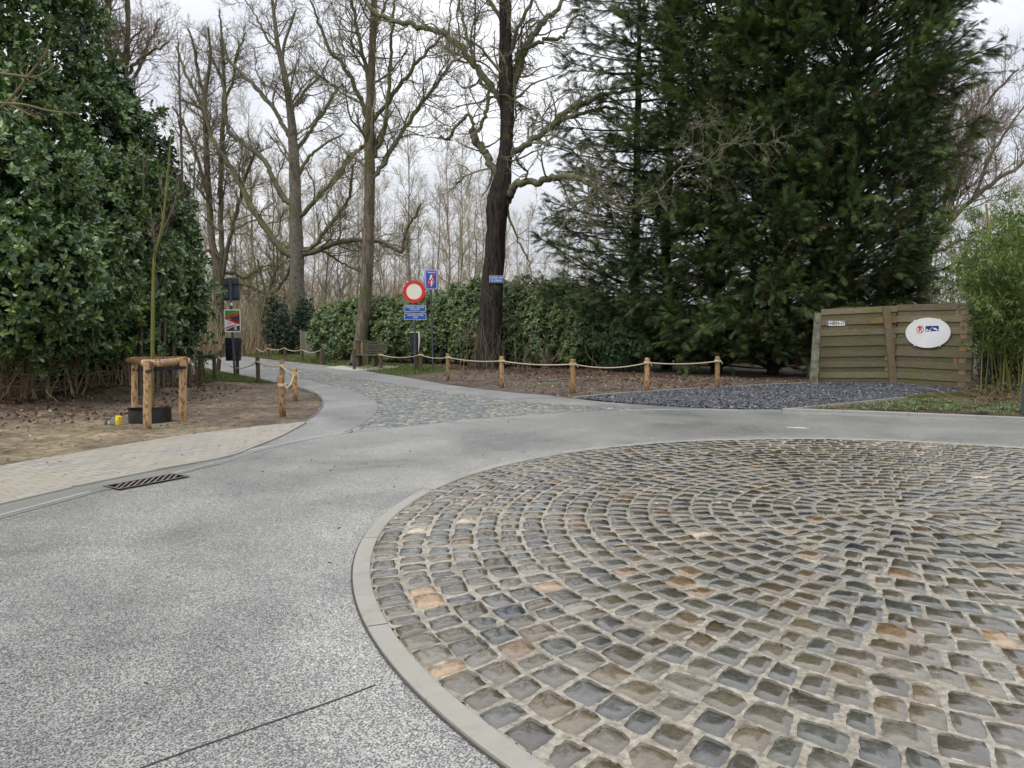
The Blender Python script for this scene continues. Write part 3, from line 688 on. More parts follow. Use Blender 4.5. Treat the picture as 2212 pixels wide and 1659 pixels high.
# ================================================================== trees
def grow(Pp, Rp, N_, L, K, ang, wig, up, rr, g, t0=.15, rmin=.006, taper=.35, out=None):
    B_, K0, _ = Pp.shape
    seg = np.linalg.norm(np.diff(Pp, axis=1), axis=2).sum(1); pi = g.choice(B_, N_, p=seg / seg.sum())
    t = t0 + (1 - t0) * g.uniform(size=N_) ** .85; x = t * (K0 - 1) * .9999; i = x.astype(int); f = (x - i)[:, None]
    p = Pp[pi, i] * (1 - f) + Pp[pi, i + 1] * f; r = Rp[pi, i] * (1 - f[:, 0]) + Rp[pi, i + 1] * f[:, 0]
    pd = nrm(Pp[pi, i + 1] - Pp[pi, i]); perp = nrm(np.cross(pd, rdir(N_, g)))
    a = g.uniform(ang[0], ang[1], N_)[:, None]; d = nrm(pd * np.cos(a) + perp * np.sin(a))
    Ln = g.uniform(L[0], L[1], N_) * (1.15 - .65 * t); st = (Ln / (K - 1))[:, None]
    out_ = np.empty((N_, K, 3)); out_[:, 0] = p
    for k in range(1, K):
        d = nrm(d + g.normal(0, wig, (N_, 3)) + np.array([0, 0, up])); p = p + d * st; out_[:, k] = p
    r0 = np.maximum(np.minimum(r * rr, Ln * .022 + .004), rmin)
    R = r0[:, None] * np.linspace(1, taper, K)[None]; R = np.maximum(R, rmin * .6)
    return out_, R
def poly3(pts, d, dd=0.0):
    """photo polyline -> 3-D, radius in photo px; dd = depth drift along the limb"""
    a = cat([(x, y, r) for x, y, r in pts], 5); n_ = len(a)
    dep = d + dd * np.linspace(0, 1, n_) ** 1.2
    q_ = np.array([P(x, y, z) for (x, y, r), z in zip(a, dep)])
    return q_, a[:, 2] / FPX * dep
def tree(name, label, trunk, limbs, d, bark, limbmat, n1, n2, n3, tw=(.10, .095, .06), seed=0, L1=(1.2, 3.0), L2=(.5, 1.3), L3=(.25, .6), up=.06, wig=.16, group=None, cat_='tree', rmin=.0055, limb_n=7, spread=.9):
    g = np.random.default_rng(seed)
    tp, tr = poly3(trunk, d); base = tp[0].copy(); base[2] = 0
    T = thing(name, label, cat_, base, group)
    b = MB(); tp[0, 2] = -.1; b.tube(tp, tr, 14, col=(1, 1, 1), bump=.06, seed=seed); b.build('trunk', bark, T, smooth=True, usecol=False)
    PL, RL = [], []
    for li, l in enumerate(limbs):
        dd = g.uniform(-spread, spread) * abs(l[-1][0] - l[0][0]) / FPX * d
        q_, r_ = poly3(l, d, dd); q_[1:-1] += g.normal(0, .03, (len(q_) - 2, 3))
        r_ = r_ * .88; lb = MB(); lb.tube(q_, r_, limb_n, bump=.05, seed=li); lb.build('limb', limbmat, T, smooth=True, usecol=False)
        a = resample(np.c_[q_, r_], 16); PL.append(a[:, :3]); RL.append(a[:, 3])
    a = resample(np.c_[tp, tr], 16)[5:]; a = resample(a, 16); PL.append(a[:, :3]); RL.append(a[:, 3])
    Pp, Rp = np.array(PL), np.array(RL); b = MB()
    P1, R1 = grow(Pp, Rp, n1, L1, 9, (.5, 1.2), wig, up, .34, g, .12, rmin * 1.5)
    P2, R2 = grow(P1, R1, n2, L2, 7, (.5, 1.15), wig * 1.3, up, .6, g, .15, rmin * 1.15)
    P3, R3 = grow(P2, R2, n3, L3, 5, (.4, 1.1), wig * 1.5, up, .7, g, .15, rmin)
    for (p_, r_), n_ in (((P1, R1), 5), ((P2, R2), 4), ((P3, R3), 3)):
        V, F = tubes(p_, r_, n_); c = np.array(tw) * 1.45 * g.uniform(.65, 1.45, (len(p_), 1)); b.add(V, F, np.repeat(c, p_.shape[1] * n_, axis=0))
    b.build('crown', M_TWIG, T)
    return T

# big burnt trunk
dA = 27.5
tree('dark_barked_tree', 'tall bare tree with charred black leaning trunk carrying the small blue dog sign', 
     [(1052, 797, 40), (1055, 780, 33), (1059, 740, 26), (1061, 690, 24), (1066, 600, 21.5), (1073, 494, 20), (1077, 440, 23), (1084, 400, 20), (1093, 330, 14), (1097, 250, 14), (1094, 180, 15), (1093, 100, 13), (1091, 0, 11), (1090, -120, 9), (1095, -260, 5)],
     [[(1094, 440, 9), (1104, 418, 10), (1115, 396, 9), (1140, 391, 8), (1165, 392, 8), (1200, 383, 8), (1240, 382, 7.5), (1270, 396, 6.5), (1300, 418, 5.5), (1345, 450, 4), (1395, 436, 2.8), (1440, 398, 2.5), (1475, 362, 2.5), (1525, 350, 2.2), (1561, 312, 1.8), (1618, 313, 1)],
      [(1100, 335, 8), (1125, 318, 8), (1165, 293, 7.5), (1190, 271, 7.5), (1225, 240, 7), (1270, 217, 6), (1310, 203, 5), (1355, 195, 3), (1400, 180, 1.5)],
      [(1190, 271, 5), (1240, 250, 5), (1290, 236, 4), (1330, 235, 4), (1355, 250, 3), (1380, 290, 2)],
      [(1098, 215, 8), (1112, 170, 8), (1125, 130, 9), (1140, 95, 8), (1160, 65, 7), (1180, 40, 6), (1200, 25, 5), (1222, -10, 4), (1250, -60, 3), (1280, -120, 1.5)],
      [(1130, 105, 5), (1170, 88, 5), (1210, 82, 4), (1225, 60, 3), (1240, 40, 3), (1262, 30, 2)],
      [(1092, 222, 7), (1070, 198, 8), (1045, 165, 8), (1020, 135, 8), (990, 100, 8), (960, 75, 7), (920, 60, 6.5), (880, 50, 6), (840, 42, 5.5), (810, 25, 5), (790, 0, 4), (770, -50, 2)],
      [(1077, 385, 8), (1060, 350, 9), (1048, 328, 9), (1030, 308, 8), (1023, 292, 8), (1020, 282, 7)],
      [(1032, 298, 4), (1022, 270, 4), (1015, 250, 4), (995, 262, 4), (975, 288, 4), (965, 300, 3), (940, 297, 2)],
      [(1032, 285, 5), (1042, 265, 5), (1052, 235, 5), (1056, 207, 5), (1040, 175, 4.5), (1025, 135, 4), (1010, 80, 3.5), (1000, 40, 3), (988, -10, 3), (975, -80, 2)],
      [(1088, 425, 3), (1100, 470, 3), (1120, 520, 2.5), (1140, 560, 2), (1150, 600, 1)],
      [(1094, 120, 5), (1120, 60, 5), (1150, 0, 4), (1180, -60, 3), (1200, -120, 2)],
      [(1092, 60, 5), (1060, 10, 5), (1035, -50, 4), (1010, -120, 2)]],
     dA, M_BARK_DARK, M_LIMB, 230, 1500, 8500, tw=(.115, .108, .07), seed=3, up=.02, wig=.24)
tree('straight_bare_tree', 'straight bare tree with brown trunk rising behind the wooden bench and litter bin',
     [(770, 792, 18), (776, 760, 16), (784, 690, 14), (792, 600, 13), (796, 494, 12.5), (798, 400, 11.5), (798, 300, 11), (800, 200, 9), (804, 100, 7.5), (808, 0, 6.5), (812, -140, 4)],
     [[(805, 388, 6), (830, 350, 5.5), (860, 300, 5), (890, 252, 5), (920, 210, 4.5), (950, 172, 4), (975, 135, 3), (1000, 95, 2)],
      [(804, 262, 5), (835, 225, 5), (855, 195, 5), (880, 160, 4.5), (915, 120, 4), (945, 90, 3), (960, 60, 2)],
      [(802, 345, 5), (818, 315, 5), (828, 280, 5), (836, 230, 4.5), (843, 150, 4), (845, 90, 3.5), (850, 30, 3), (860, -30, 2)],
      [(795, 260, 6), (780, 215, 5.5), (760, 170, 5), (735, 135, 4.5), (710, 100, 4), (690, 50, 3), (670, 0, 2)],
      [(797, 180, 5), (782, 110, 5), (770, 60, 4.5), (760, 0, 4), (750, -60, 2)],
      [(800, 150, 4), (812, 60, 4), (830, 20, 3), (850, -40, 2)],
      [(796, 300, 4), (770, 330, 3.5), (745, 360, 3), (720, 400, 2.5), (700, 430, 1.5)]],
     gd(783.5), M_BARK_BROWN, M_LIMB, 170, 1200, 7500, tw=(.12, .105, .065), seed=5, L1=(1.4, 3.6), up=.05, wig=.17)
tree('spreading_bare_tree', 'broad bare tree with lichened trunk and wide mossy limbs behind the far rope fence',
     [(643, 766, 20), (643, 740, 15.5), (643, 690, 15), (641, 600, 14.5), (641, 540, 14), (638, 470, 12.5), (637, 400, 12), (634, 330, 10.5), (630, 270, 8.5), (623, 210, 7), (612, 150, 6), (600, 100, 5), (594, 50, 4), (588, 0, 3), (580, -60, 1.5)],
     [[(636, 552, 9), (618, 545, 8.5), (590, 515, 8), (565, 480, 7.5), (545, 450, 7), (525, 410, 6.5), (505, 370, 6), (485, 342, 5.5), (462, 305, 5), (448, 260, 4.5), (440, 235, 4), (410, 222, 3), (385, 212, 1.5)],
      [(634, 442, 8), (610, 425, 7.5), (590, 385, 6.5), (575, 350, 6), (550, 327, 6), (520, 305, 5), (495, 285, 5), (487, 250, 4), (485, 200, 4), (470, 150, 3), (450, 110, 2)],
      [(632, 300, 6), (615, 280, 5.5), (595, 240, 5), (570, 210, 5), (545, 180, 4.5), (520, 155, 4), (495, 130, 3), (480, 80, 2)],
      [(645, 470, 6), (665, 450, 6), (700, 410, 5.5), (730, 375, 5), (755, 335, 4.5), (780, 320, 3.5), (800, 300, 2)],
      [(648, 548, 7), (680, 543, 7), (715, 528, 6.5), (745, 521, 6), (780, 518, 6), (815, 520, 5.5), (845, 530, 5), (865, 545, 4.5), (872, 520, 4), (880, 490, 3.5), (895, 470, 3), (910, 440, 2)],
      [(646, 545, 5), (675, 535, 5), (700, 500, 5), (725, 470, 4.5), (748, 440, 4), (758, 405, 4), (760, 370, 3), (770, 340, 2)],
      [(648, 535, 3), (690, 540, 3.5), (720, 555, 3), (745, 572, 2.5), (790, 590, 1.5)],
      [(636, 330, 5), (655, 305, 5), (675, 275, 4.5), (700, 240, 4), (720, 205, 3.5), (740, 180, 2)],
      [(628, 240, 4), (645, 215, 4), (665, 190, 3.5), (690, 165, 2.5), (710, 130, 2)],
      [(618, 175, 4), (610, 120, 4), (625, 60, 3), (640, 20, 2)],
      [(600, 110, 3), (570, 70, 3), (550, 30, 2), (530, 0, 1.5)],
      [(643, 380, 4), (668, 340, 4), (690, 320, 3), (740, 290, 2)]],
     gd(763), M_BARK_LICH, M_LIMB, 240, 2100, 14000, tw=(.12, .11, .075), seed=7, L1=(1.4, 3.4), up=.07, wig=.2, rmin=.0065)
tree('twin_stemmed_bare_tree', 'dark bare tree forking into tall stems just behind the poster signpost',
     [(473, 762, 14), (474, 720, 11.5), (473, 660, 11), (471, 600, 11), (466, 560, 9), (458, 520, 7), (452, 440, 6.5), (447, 350, 6), (444, 280, 5), (442, 210, 5), (450, 160, 4), (455, 120, 3), (450, 60, 2)],
     [[(471, 610, 7), (478, 560, 7), (478, 500, 6.5), (477, 400, 6), (480, 300, 5.5), (484, 220, 5), (482, 150, 4), (478, 80, 3), (475, 20, 2)],
      [(480, 600, 5), (490, 540, 5), (508, 470, 4.5), (525, 400, 4), (545, 345, 3), (560, 310, 2)],
      [(444, 260, 4), (430, 215, 4), (410, 180, 3.5), (395, 140, 3), (380, 100, 2)],
      [(450, 420, 4), (430, 360, 4), (415, 310, 3.5), (400, 270, 3), (372, 230, 2)],
      [(442, 200, 4), (425, 150, 4), (420, 100, 3), (405, 60, 2)],
      [(484, 220, 4), (505, 170, 3.5), (510, 120, 3), (530, 70, 2)],
      [(474, 590, 4), (500, 590, 4), (530, 600, 3.5), (560, 580, 2.5), (590, 570, 1.5)],
      [(466, 560, 4), (450, 540, 3.5), (430, 560, 3), (415, 600, 2)]],
     gd(760), M_BARK_BROWN, M_LIMB, 130, 1200, 8000, tw=(.115, .10, .07), seed=9, L1=(1.2, 3.0), up=.06, wig=.2, rmin=.006)
tree('tall_bare_tree', 'tall bare multi-stemmed tree rising behind the left laurel bush',
     [(268, 760, 14), (268, 600, 12), (262, 420, 10), (256, 300, 9), (250, 220, 8), (245, 170, 7), (236, 110, 6), (233, 60, 5.5), (236, 0, 5), (240, -120, 3)],
     [[(264, 460, 7), (272, 350, 7), (273, 250, 7), (274, 120, 6), (276, 0, 5.5), (278, -120, 3)],
      [(256, 320, 6), (235, 220, 5.5), (222, 140, 5), (208, 60, 4.5), (198, -20, 3)],
      [(250, 230, 5), (205, 150, 4.5), (188, 80, 4), (180, 20, 3), (170, -50, 2)],
      [(274, 160, 4.5), (300, 130, 4), (330, 110, 3), (365, 90, 2)],
      [(272, 200, 4), (300, 150, 4), (325, 85, 3), (345, 40, 2)],
      [(246, 150, 4), (265, 120, 4), (280, 90, 3), (315, 60, 2)],
      [(188, 80, 3), (155, 50, 3), (145, 0, 3), (130, -40, 2)],
      [(240, 60, 3), (215, 25, 3), (200, -20, 2)]],
     34.0, M_BARK_BROWN, M_LIMB, 160, 1200, 7500, tw=(.13, .105, .075), seed=13, L1=(1.2, 2.8), up=.06, wig=.18, rmin=.0055)
tree('small_forked_tree', 'low mossy forked tree standing left of the broad lichened tree by the far ropes',
     [(562, 760, 7), (563, 720, 6), (566, 680, 5.5), (573, 645, 5), (577, 630, 4)],
     [[(575, 634, 4), (560, 630, 4.5), (540, 618, 4), (520, 612, 3.5), (495, 610, 2)],
      [(574, 636, 3.5), (568, 610, 3.5), (562, 590, 3), (556, 560, 2)],
      [(576, 634, 4), (595, 628, 4), (610, 610, 3.5), (622, 590, 3), (632, 550, 2)],
      [(577, 632, 3), (590, 600, 3), (600, 570, 2.5), (596, 530, 1.5)]],
     gd(760), M_BARK_BROWN, M_LIMB, 60, 420, 1500, tw=(.13, .125, .055), seed=15, L1=(.8, 2.0), up=.04, wig=.2, rmin=.008)
tree('bare_garden_tree', 'bare tree with forked trunk behind the wooden gate, right of the cypresses',
     [(1996, 700, 15), (1996, 640, 13), (1998, 590, 12), (2002, 560, 11), (2012, 530, 9), (2030, 490, 7), (2050, 450, 6), (2070, 400, 5), (2085, 350, 4), (2100, 300, 3), (2110, 240, 2)],
     [[(1998, 560, 8), (1985, 520, 7), (1985, 470, 6), (2000, 430, 5), (2025, 390, 5), (2060, 340, 4), (2100, 290, 3), (2140, 240, 2)],
      [(2015, 520, 6), (2050, 480, 6), (2100, 430, 5.5), (2150, 390, 5), (2212, 350, 4), (2270, 300, 2)],
      [(2030, 490, 4), (2045, 420, 4), (2075, 330, 4), (2110, 260, 3.5), (2150, 200, 3), (2200, 150, 2)],
      [(1990, 500, 4), (2010, 400, 4), (2030, 320, 3.5), (2055, 250, 3), (2080, 200, 2)],
      [(2100, 430, 4), (2140, 340, 4), (2170, 290, 3), (2212, 230, 2)],
      [(2005, 545, 4), (2040, 540, 4), (2070, 520, 3), (2110, 520, 2)]],
     32.0, M_BARK_BROWN, M_BARK_BROWN, 150, 1200, 7000, tw=(.12, .095, .065), seed=17, L1=(1.4, 3.2), up=.10, wig=.13, rmin=.008)

# ---- woodland of slender trees behind
def wood_proto(name, H, seed, tw, cone=False):
    g = np.random.default_rng(seed); T = thing(name, 'x', 'tree', (0, 0, 0))
    k = 10; z = np.linspace(0, H, k); x = np.cumsum(g.normal(0, .12, k)); y = np.cumsum(g.normal(0, .12, k)); pts = np.c_[x - x[0], y - y[0], z]; r = np.linspace(.085, .015, k)
    b = MB(); b.tube(pts, r, 7); b.build('trunk', M_TRUNKS, T, smooth=True)
    Pp = pts[None]; Rp = r[None]; b = MB()
    P1, R1 = grow(Pp, Rp, 46, (1.0, 2.8), 6, (.5, 1.1), .12, .14, .5, g, .18, .010)
    P2, R2 = grow(P1, R1, 300, (.5, 1.4), 5, (.4, 1.0), .15, .10, .6, g, .15, .008)
    P3, R3 = grow(P2, R2, 1000, (.25, .6), 3, (.4, 1.0), .2, .05, .7, g, .15, .007)
    for (p_, r_), n_ in (((P1, R1), 4), ((P2, R2), 3), ((P3, R3), 3)):
        V, F = tubes(p_, r_, n_); c = np.array(tw) * g.uniform(.7, 1.4, (len(p_), 1)); b.add(V, F, np.repeat(c, p_.shape[1] * n_, axis=0))
    b.build('crown', M_TWIG, T); return T
M_TRUNKS = m_bark('slender_grey_bark', (.15, .13, .10), (.36, .33, .27), mossy=.4, moss=(.14, .14, .06), sc_=8, zs=.2)
protos = [wood_proto('slender_tree', 11 + 1.5 * i, 40 + i, [(.33, .27, .18), (.29, .25, .16), (.36, .30, .21), (.28, .26, .15)][i]) for i in range(4)]
def dup(T, loc, rz, s):
    r = T.copy(); C.objects.link(r); r.location = loc; r.rotation_euler = (0, 0, rz); r.scale = (s, s, s)
    for ch in list(T.children):
        c = ch.copy(); C.objects.link(c); c.parent = r
    return r
g = np.random.default_rng(77); k = 0
zones = [((480, 1100), 46, 60, 24, 'slender bare tree in the woodland behind the rhododendron hedge and lane', 'slender trees in the woodland behind the hedge'),
         ((380, 1300), 62, 95, 34, 'slender bare tree in the woodland behind the rhododendron hedge and lane', 'slender trees in the woodland behind the hedge'),
         ((250, 480), 44, 70, 12, 'slender bare tree behind the left laurel bush', 'slender trees behind the laurel'),
         ((1960, 2320), 48, 75, 13, 'slender bare tree far behind the wooden gate', 'slender trees behind the gate')]
for (xa, xb), d0, d1, cnt, lab, grp in zones:
    for i in range(cnt):
        px = xa + (xb - xa) * (i + g.uniform(.1, .9)) / cnt; d = g.uniform(d0, d1)
        loc = ((px - 1106) / FPX * d, d, -.1)
        pr = protos[k % 4]; s = g.uniform(.72, 1.08) if d < 62 else g.uniform(.85, 1.2)
        if k < 4:
            o = pr; o.location = loc; o.rotation_euler = (0, 0, g.uniform(0, 6)); o.scale = (s,) * 3
        else: o = dup(pr, loc, g.uniform(0, 6.28), s)
        if 'hedge' in lab:
            wh = 'left of the broad lichened trunk' if px < 640 else 'between the lichened trunk and the straight trunk' if px < 790 else 'between the straight trunk and the charred trunk' if px < 1060 else 'right of the charred trunk'
            lb = ('slender pale bare tree in the near wood, ' if d < 60 else 'slender faint bare tree deep in the wood, ') + wh
        else: lb = lab
        tag(o, lb, 'tree', grp); k += 1
# brushwood: reads as one brown mass
def brush():
    g = np.random.default_rng(6); b = MB(); N_ = 8500
    d = g.uniform(42, 100, N_); px = g.uniform(330, 1330, N_); m2 = g.uniform(size=N_) < .13; px[m2] = g.uniform(1930, 2330, m2.sum())
    base = np.c_[(px - 1106) / FPX * d, d, -.1 + 0 * d]; K = 6; p = base.copy(); L = (1.2 + 4.8 * g.uniform(size=N_) ** 1.8) * np.clip(d / 60, .5, 1.3)
    dr = nrm(np.c_[g.normal(0, .2, (N_, 2)), np.ones(N_)]); o = np.empty((N_, K, 3)); o[:, 0] = p
    for j in range(1, K): dr = nrm(dr + g.normal(0, .10, (N_, 3))); p = p + dr * (L / (K - 1))[:, None]; o[:, j] = p
    R = (g.uniform(.012, .035, N_)[:, None] * np.linspace(1, .4, K)[None]); V, F = tubes(o, R, 3)
    cc = np.array([(.33, .27, .18), (.27, .22, .14), (.39, .33, .23), (.22, .22, .12)]); c = cc[g.integers(0, 4, N_)] * g.uniform(.7, 1.3, (N_, 1)); b.add(V, F, np.repeat(c, K * 3, axis=0))
    P2, R2 = grow(o, R, 42000, (.5, 1.8), 4, (.3, .9), .14, .05, .5, g, .1, .011); V, F = tubes(P2, R2, 3)
    c = cc[g.integers(0, 4, 42000)] * g.uniform(.7, 1.3, (42000, 1)); b.add(V, F, np.repeat(c, 12, axis=0))
    # dead bracken and tall dry grass on the floor
    N_ = 16000; d = g.uniform(40, 75, N_); px = g.uniform(360, 1150, N_); base = np.c_[(px - 1106) / FPX * d, d, 0 * d - .1]
    h = g.uniform(.3, 1.3, N_); an = g.uniform(0, 6.28, N_); X = np.c_[np.cos(an), np.sin(an), 0 * an]
    lean = rdir(N_, g) * np.array([1, 1, 0]) * .5 * h[:, None]
    V = np.stack([base - X * .02, base + X * .02, base + lean + np.array([0, 0, 1.0]) * h[:, None]], 1).reshape(-1, 3)
    c = np.array([(.38, .29, .17), (.30, .22, .13), (.25, .19, .10)])[g.integers(0, 3, N_)] * g.uniform(.6, 1.2, (N_, 1)); b.add(V, (np.arange(N_) * 3)[:, None] + np.array([[0, 1, 2]]), np.repeat(c, 3, axis=0))
    tag(b.build('woodland_brushwood', M_TWIG), 'far-off mass of bare brown brushwood and dry bracken filling the woodland', 'brushwood', kind='stuff')
brush()

# ================================================================== leafy bushes
LT = np.array([[0, 0, 0], [.28, .20, .03], [.68, .20, .02], [1, 0, -.10], [.68, -.20, .02], [.28, -.20, .03], [.30, 0, -.03], [.70, 0, -.06]], float)
LF = [np.array([[0, 6, 1], [0, 5, 6], [2, 7, 3], [7, 4, 3]]), np.array([[1, 6, 7, 2], [6, 5, 4, 7]])]
LT2 = np.array([[0, 0, 0], [.5, .17, .05], [1, 0, -.12], [.5, -.17, .05], [.5, 0, -.02]], float)
LF2 = [np.array([[0, 4, 1], [1, 4, 2], [0, 3, 4], [3, 2, 4]])]
def shoots(pos, out, nl, L, g, tmpl, cols, cvar=(.6, 1.35), upw=.35, spread=(.5, 1.35), along=.12, wscale=1.0):
    """rosettes of nl leaves round shoots at pos pointing out"""
    N_ = len(pos); ax = nrm(out + np.array([0, 0, upw]) + g.normal(0, .35, (N_, 3)))
    A = np.repeat(ax, nl, axis=0); M_ = N_ * nl; pr = nrm(np.cross(A, rdir(M_, g))); th = g.uniform(*spread, M_)[:, None]
    X = nrm(A * np.cos(th) + pr * np.sin(th)); Z = nrm(A - X * (A * X).sum(1, keepdims=True) + g.normal(0, .25, (M_, 3))); Y = nrm(np.cross(Z, X)); Z = np.cross(X, Y)
    s = g.uniform(L[0], L[1], M_); p = np.repeat(pos, nl, axis=0) + A * g.uniform(-along, along, (M_, 1)) * .6
    T, FT = tmpl; T = T * np.array([1, wscale, 1]); V, F = inst(T, FT, p, X, Y, Z, s)
    cb = np.array(cols)[g.integers(0, len(cols), N_)]; c = np.repeat(cb, nl, axis=0) * g.uniform(*cvar, (M_, 1))
    return V, F, np.repeat(c, len(T), axis=0)
def blob_surf(blobs, dens, g, depth=(.0, .35), zmin=.1, front=True, lump=.13):
    """points in the outer shell of a union of ellipsoids"""
    Pn, Nn = [], []; B_ = [(np.array(c, float), np.array(r, float)) for c, r in blobs]
    for i, (c, r) in enumerate(B_):
        area = 4 * np.pi * ((r[0] * r[1]) ** 1.6 + (r[0] * r[2]) ** 1.6 + (r[1] * r[2]) ** 1.6) ** (1 / 1.6) / 3 ** (1 / 1.6)
        n_ = int(area * dens); u = rdir(n_, g); k = 1 - g.uniform(depth[0], depth[1], n_) ** 1.0
        lum = 1 + lump * (np.sin(u[:, 0] * 7 + i) * np.sin(u[:, 1] * 6 + 2 * i) + .6 * np.sin(u[:, 2] * 11 + i * 3) * np.sin(u[:, 0] * 13 + u[:, 1] * 5))
        p = c + u * r * (k * lum)[:, None]; ok = p[:, 2] > zmin
        if front: ok &= (u[:, 1] < .35) | (g.uniform(size=n_) < .25)
        for j, (c2, r2) in enumerate(B_):
            if j != i: ok &= (((p - c2) / r2) ** 2).sum(1) > .55
        Pn.append(p[ok]); Nn.append(nrm(u[ok] / r))
    return np.vstack(Pn), np.vstack(Nn)
def clump(p, s=1.5, seed=0):
    return np.sin(p[:, 0] * s + 1.7 * np.sin(p[:, 2] * s * .8 + seed)) * np.sin(p[:, 2] * s * 1.2 + 1.3 * np.sin(p[:, 0] * s * .7)) + .6 * np.sin(p[:, 0] * s * 2.6 + p[:, 2] * s * 1.9 + p[:, 1] * 2)
def bl(x, y, d, rx, rz, ry=None):
    """ellipsoid centred at photo point (x,y) at distance d, radii in photo px (rx,rz), depth ry in m"""
    c = P(x, y, d); a = rx / FPX * d; h = rz / FPX * d; return (c, (a, ry or (a + h) / 2, h))
def stems(base_pts, tops, g, r=(.012, .03), wig=.08):
    N_ = len(base_pts); K = 8; t = np.linspace(0, 1, K)[None, :, None]
    o = base_pts[:, None] * (1 - t) + tops[:, None] * t; nz = np.cumsum(g.normal(0, wig, (N_, K, 3)), axis=1); nz -= nz[:, :1]; o = o + nz * np.array([1, 1, .3])
    return o, g.uniform(*r, N_)[:, None] * np.linspace(1, .5, K)[None]

